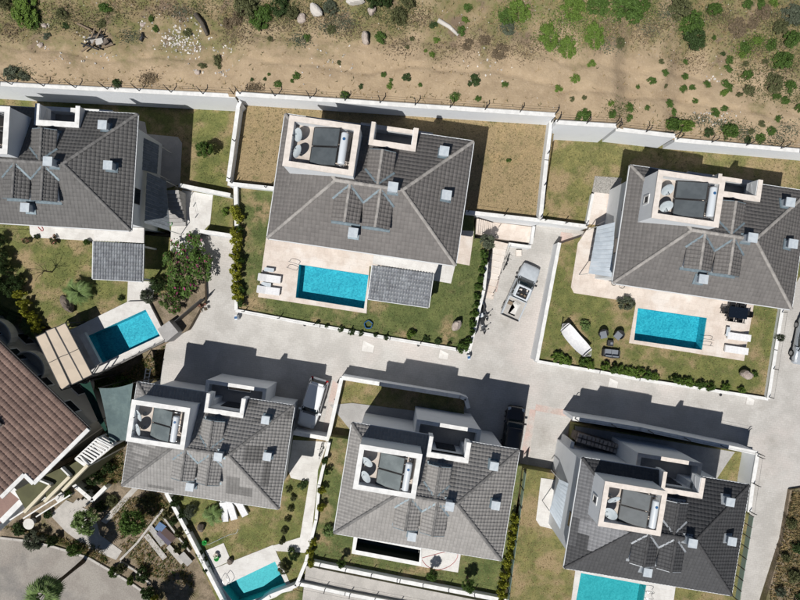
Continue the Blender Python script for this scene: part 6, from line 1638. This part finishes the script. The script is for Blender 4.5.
# dry grass and broken stone: nobody could count them
rg = np.random.default_rng(4)
def tufts(name, n, fn, m, label, cat, bl=(.12,.34), w=.018, blades=4):
    vs = []; fs = []
    for _ in range(n):
        r = fn()
        if r is None: continue
        x, y, z = r
        for k in range(blades):
            a = rg.uniform(0, 6.28); l = rg.uniform(*bl); t = rg.uniform(.3, 1.1)
            dx, dy = math.cos(a), math.sin(a); i = len(vs)
            vs += [(x-dy*w, y+dx*w, z-.02), (x+dy*w, y-dx*w, z-.02), (x+dx*l*t, y+dy*l*t, z+l)]; fs.append((i, i+1, i+2))
    mb = MB(); mb.v = vs; mb.f = fs
    o = link(name, mb.mesh(name, m)); o['kind'] = 'stuff'; o['label'] = label; o['category'] = cat
    return o
def hill_pt():
    x = rg.uniform(-39, 39); y = rg.uniform(12, 27)
    px = 400 + x*FPX/47.5; zt = lerp(WALLTOP, px); yw = (300 - lerp(WALLY, px))/FPX*(CAM_H-zt)
    d = y - yw
    if d < .25: return None
    f = .5+.5*math.sin(x*.55+1.3*math.sin(y*.7))*math.cos(y*.45-x*.2)
    if rg.uniform() > (.25 + .75*f)*(1.0 if d > 6.5 else (.7 if d < 1.0 else .1)): return None
    return x, y, hill_z(x, y)
tufts('dry_grass', 11000, hill_pt, M_straw, 'dry straw-coloured grass over the hillside', 'grass')
def hill_pt2():
    q = hill_pt()
    return q if q and rg.uniform() < .5 else None
tufts('green_weeds', 9000, hill_pt2, LEAF['olive'], 'low olive weeds over the hillside', 'weeds', (.08,.25), .03, 4)
BEDS = [([(108,500),(160,495),(168,505),(120,540)], 500), ([(90,465),(122,440),(125,480),(104,487)], 350), ([(120,545),(160,510),(200,590),(150,575)], 300), ([(0,525),(60,540),(110,565),(100,545),(60,520)], 400), ([(104,386),(165,345),(160,380),(135,383)], 300)]
def bed_pt():
    px, _ = BEDS[rg.integers(0, len(BEDS))]
    u, v = rg.uniform(), rg.uniform(); P = W(px[:4], ZL); p = P[0]*(1-u)*(1-v)+P[1]*u*(1-v)+P[2]*u*v+P[3]*(1-u)*v
    return p.x, p.y, ZL
tufts('dry_weeds', 2600, bed_pt, M_straw, 'dry weeds in the lower left gardens', 'weeds', (.1,.35), .03, 5)
tufts('green_weeds', 1500, bed_pt, LEAF['green'], 'green weeds in the lower left gardens', 'weeds', (.1,.3), .04, 5)
def verge_pt():
    u, v = rg.uniform(), rg.uniform(); P = W([(792,492),(802,492),(802,600),(768,600)], .25); p = P[0]*(1-u)*(1-v)+P[1]*u*(1-v)+P[2]*u*v+P[3]*(1-u)*v
    return p.x, p.y, .25
tufts('dry_weeds', 900, verge_pt, M_straw, 'dry weeds over the right verge', 'weeds', (.1,.35), .03, 5)
tufts('green_weeds', 500, verge_pt, LEAF['olive'], 'green weeds over the right verge', 'weeds', (.1,.3), .04, 5)
vs = []; fs = []
def stone(x, y, z, s):
    i = len(vs); q = rg.uniform(.6, 1.2, 8)
    a = rg.uniform(0, 3); c_, s2 = math.cos(a), math.sin(a)
    for k, (dx, dy, dz) in enumerate(((-1,-1,-.4),(1,-1,-.4),(1,1,-.4),(-1,1,-.4),(-.7,-.7,.7),(.7,-.7,.7),(.7,.7,.7),(-.7,.7,.7))):
        ux, uy = dx*s*q[k], dy*s*.7*q[k]; vs.append((x+ux*c_-uy*s2, y+ux*s2+uy*c_, z+dz*s*.6*q[k]))
    fs.extend([(i+3,i+2,i+1,i),(i+4,i+5,i+6,i+7),(i,i+1,i+5,i+4),(i+1,i+2,i+6,i+5),(i+2,i+3,i+7,i+6),(i+3,i,i+4,i+7)])
for _ in range(1500):
    q = hill_pt()
    if q: stone(q[0], q[1], q[2]+.01, rg.uniform(.02, .06))
for (cx, cy, n, sp) in ((175,40,110,9),(190,48,80,10),(185,28,50,10),(198,72,14,3),(226,74,16,4),(145,24,14,5),(46,26,10,3),(42,45,10,4),(92,40,26,7),(225,50,18,8),(60,57,8,6),(720,118,26,8),(705,118,16,6),(712,80,10,5),(100,57,16,9),(330,60,30,16),(480,70,24,20)):
    for _ in range(n):
        p = at_hill(cx + rg.normal()*sp, cy + rg.normal()*sp*.6); stone(p.x, p.y, p.z+.02, rg.uniform(.035, .11)**1.0)
mb = MB(); mb.v = vs; mb.f = fs
o = link('broken_stone', mb.mesh('broken_stone', M_rubble)); o['kind'] = 'stuff'; o['label'] = 'broken white stone strewn over the hillside'; o['category'] = 'rubble'
for x, y, rx, ry, rz_, rot, lb in ((316,12,.8,.45,.5,-50,'tall grey rock near the top edge of the hillside'),(356,1,.9,.5,.6,0,'large pale rock at the top edge beside a dark thicket'),(366,40,.35,.65,.6,10,'upright narrow rock standing on the hillside track bank'),(372,12,.5,.35,.4,20,'small pale rock below the dark thicket'),(302,19,.5,.4,.4,15,'small grey rock left of the tall grey rock'),(198,73,.3,.22,.25,30,'white stone on the hillside above the left wall'),(45,26,.35,.25,.25,0,'white stone below the bright thicket'),(41,45,.3,.2,.2,40,'pale stone beside the track at the left'),(143,25,.3,.22,.2,10,'white stone beside the two left shrubs')):
    rock(at_hill(x, y) - Vector((0,0,.1)), rx, ry, rz_, int(x*3+y), M_rock if rx < .6 else M_rubble, lb, R(rot), 'rock', 'hillside_rock')
# heap of scrap timber and slabs on the track, log, pale broken plank
p = at_hill(101,43); root = thing('scrap_heap', 'heap of broken timber and slabs on the hillside track', 'scrap heap', p)
rn = random.Random(8)
for k in range(9):
    a = rn.uniform(0, 3.1); l = rn.uniform(.4, 1.1); x, y = rn.uniform(-.9, .6), rn.uniform(-.6, .7); part('timber', MB().bar((x-math.cos(a)*l, y-math.sin(a)*l, .06+.05*k), (x+math.cos(a)*l, y+math.sin(a)*l, .1+.05*k), .12, .08), M_wood if k % 2 else M_frame, root)
for k in range(6):
    m4 = Matrix.Translation((rn.uniform(-.7,.7), rn.uniform(-.6,.5), .12+.05*k)) @ Matrix.Rotation(rn.uniform(0,3),4,'Z') @ Matrix.Rotation(rn.uniform(-.4,.4),4,'X'); part('slab', MB().box(-.32,.32,-.24,.24,-.04,.04,m4), M_slab if k % 2 else M_rockd, root)
def log(p, q, r, m, label):
    a, b = at_hill(*p) + Vector((0,0,r*.7)), at_hill(*q) + Vector((0,0,r*.7))
    mid = (a+b)/2 + Vector((.1,.06,.03)); solo('fallen_log', MB().tube([a, mid, b], [r, r*.85, r*.6], 8).tube([mid, mid+Vector((.25,-.3,.12))], [r*.5, r*.2], 6), m, label, 'log', smooth=True)
log((438,21),(458,36), .2, M_rubble, 'pale peeled log lying on the hillside near the top centre')
log((78,24),(100,37), .1, M_wood, 'thin grey branch reaching into the scrap heap')
log((141,41),(143,33), .14, M_frame, 'short dark log on the hillside track')
log((196,15),(208,36), .22, mat('grey_dead_wood', (.13,.11,.09), (.09,.08,.065), scale=6, rough=.95), 'dark dead trunk lying above the broken stones')

# low scrub that reads as one mass
def scrub(name, centers, per, m, label, cat, leaf=.07):
    n = per*len(centers); C = np.array(centers, float); k = rg.integers(0, len(C), n)
    px = C[k, 0] + rg.normal(size=n)*C[k, 2]; py = C[k, 1] + rg.normal(size=n)*C[k, 2]*.65
    P = np.array([tuple(at_hill(float(a), float(b))) for a, b in zip(px, py)])
    P[:, 2] += rg.uniform(0, .14, n)
    px2 = 400 + P[:, 0]*FPX/47.5; ok = np.array([b < lerp(WALLY, a) - 3 for a, b in zip(px2, py)]); P = P[ok]; n = len(P)
    nr = rg.normal(size=(n, 3)) + np.array((0, 0, 2.2)); nr /= np.linalg.norm(nr, axis=1)[:, None]
    t = np.cross(nr, rg.normal(size=(n, 3))); t /= np.linalg.norm(t, axis=1)[:, None]; b = np.cross(nr, t); s = leaf*rg.uniform(.5, 1.5, n)[:, None]
    Q = np.stack([P-t*s, P+b*s*.35, P+t*s, P-b*s*.35], 1).reshape(-1, 3)
    mb = MB(); mb.v = Q.tolist(); mb.f = np.arange(4*n).reshape(-1, 4).tolist()
    o = link(name, mb.mesh(name, m)); o['kind'] = 'stuff'; o['label'] = label; o['category'] = cat
scrub('dry_brush', [(235,14,13),(270,24,12),(300,22,12),(235,36,8),(330,18,10),(350,30,10),(420,20,9),(450,50,14),(480,40,13),(505,50,11),(530,50,9),(640,38,10),(655,25,10),(735,30,14),(755,55,12),(720,15,10),(60,12,14),(85,24,12),(130,8,14),(10,30,10),(170,10,12),(400,46,10),(610,30,8),(690,60,10),(770,20,12),(785,70,10),(150,78,5),(255,88,4)], 520, LEAF['brown'], 'dry brown brush matted over the upper hillside', 'brush')
scrub('olive_brush', [(20,12,12),(40,26,9),(65,18,10),(110,14,10),(200,6,10),(245,12,12),(262,16,12),(290,10,9),(320,6,10),(372,10,8),(398,22,9),(410,10,9),(515,14,10),(570,18,12),(545,40,8),(595,36,9),(620,12,14),(640,12,10),(680,16,13),(690,36,12),(715,14,8),(780,20,13),(788,42,10),(760,42,10),(775,70,10),(790,95,9),(735,130,9),(680,124,8),(620,110,8),(745,76,8),(20,76,7),(585,20,16),(605,8,16),(560,30,12),(648,10,12),(800,60,12),(795,25,12),(765,90,10),(240,8,16),(275,12,14),(385,14,12)], 480, LEAF['olive'], 'olive scrub matted over the upper hillside', 'scrub')
scrub('green_cover', [(519,11,11),(508,18,7),(573,14,10),(548,38,7),(567,48,7),(594,36,9),(600,10,11),(622,10,13),(27,12,9),(640,12,8),(585,24,12),(560,22,10),(690,22,9),(780,62,6),(757,42,6),(745,50,6)], 420, LEAF['bright'], 'bright green creeping cover near the top of the hillside', 'ground cover')
scrub('grey_brush', [(335,14,7),(345,24,6),(330,28,6),(300,40,6),(180,12,6),(510,28,6),(560,46,7),(610,46,7),(648,30,7),(668,14,7),(790,14,9),(700,120,6),(720,124,6),(790,130,8),(775,140,8),(745,134,7),(20,74,6),(130,36,6)], 320, LEAF['grey'], 'pale grey-green scrub in patches over the hillside', 'scrub')

# tufts standing in the lawns
def inside(x, y, P):
    c = False; n = len(P)
    for i in range(n):
        a, b = P[i], P[i-1]
        if (a.y > y) != (b.y > y) and x < (b.x-a.x)*(y-a.y)/(b.y-a.y)+a.x: c = not c
    return c
VR = []
for o in V.values():
    cz, sz = math.cos(o.rotation_euler.z), math.sin(o.rotation_euler.z)
    VR.append([Vector((o.location.x+o.scale.x*(cz*x-sz*y), o.location.y+o.scale.x*(sz*x+cz*y), 0)) for x, y in ((-6.7,-4.2),(6.7,-4.2),(6.7,5.7),(-6.7,5.7))])
lawn_pts = []
for P, z, m in LAWNS:
    x0, x1 = max(-39, min(p.x for p in P)), min(39, max(p.x for p in P)); y0, y1 = max(-29, min(p.y for p in P)), max(p.y for p in P)
    for _ in range(int((x1-x0)*(y1-y0)*22)):
        x, y = rg.uniform(x0, x1), rg.uniform(y0, y1)
        f = .5+.5*math.sin(x*1.1+2*math.sin(y*.9))*math.cos(y*1.3-x*.4)
        if rg.uniform() < .15+.85*f and inside(x, y, P) and not any(inside(x, y, q) for q in EXCL) and not any(inside(x, y, q) for q in VR): lawn_pts.append((x, y, z))
it = iter(lawn_pts); half = len(lawn_pts)
def next_green(): return next(it)
tufts('lawn_grass', int(half*.6), next_green, LEAF['olive'], 'grass blades standing in the lawns', 'grass', (.05,.13), .022, 3)
tufts('dry_lawn_grass', half - int(half*.6), next_green, M_straw, 'dry straw blades standing in the lawns', 'grass', (.05,.13), .022, 3)

# ------------------------------------------------------------------ each label singles out one thing
ORD = ['first','second','third','fourth','fifth','sixth','seventh','eighth','ninth','tenth','eleventh','twelfth','thirteenth','fourteenth','fifteenth','sixteenth','seventeenth','eighteenth','nineteenth','twentieth']
def zone(o):
    p = o.location; d = CAM_H - p.z; x = 400 + p.x*FPX/d; y = 300 - p.y*FPX/d
    band = 'at the top edge' if y < 30 else ('above the track' if y < 62 else ('beside the track' if y < 82 or (x > 600 and y < 100) else 'close to the fence'))
    area = ('near the scrap heap' if x < 165 else 'near the broken stones' if x < 245 else 'near the tall grey rock' if x < 335 else 'near the upright rock' if x < 425 else 'near the peeled log' if x < 500 else 'on the central slope' if x < 600 else 'right of the centre' if x < 660 else 'on the right slope' if x < 735 else 'at the right edge')
    return area + ' ' + band
tops = [o for o in SC.objects if o.parent is None and 'label' in o.keys() and o.get('kind') is None]
for o in tops:
    if o.name.startswith('hillside_shrub') or o.name.startswith('hillside_thicket'):
        o['label'] = o['label'] + ' ' + zone(o)
by = {}
for o in tops: by.setdefault(o['label'], []).append(o)
for lab, L_ in by.items():
    if len(L_) < 2: continue
    sx = max(o.location.x for o in L_) - min(o.location.x for o in L_); sy = max(o.location.y for o in L_) - min(o.location.y for o in L_)
    if sx >= sy: L_.sort(key=lambda o: o.location.x); w = 'left'
    else: L_.sort(key=lambda o: -o.location.y); w = 'top'
    for i, o in enumerate(L_): o['label'] = '%s, %s from the %s' % (lab, ORD[min(i, 19)], w)
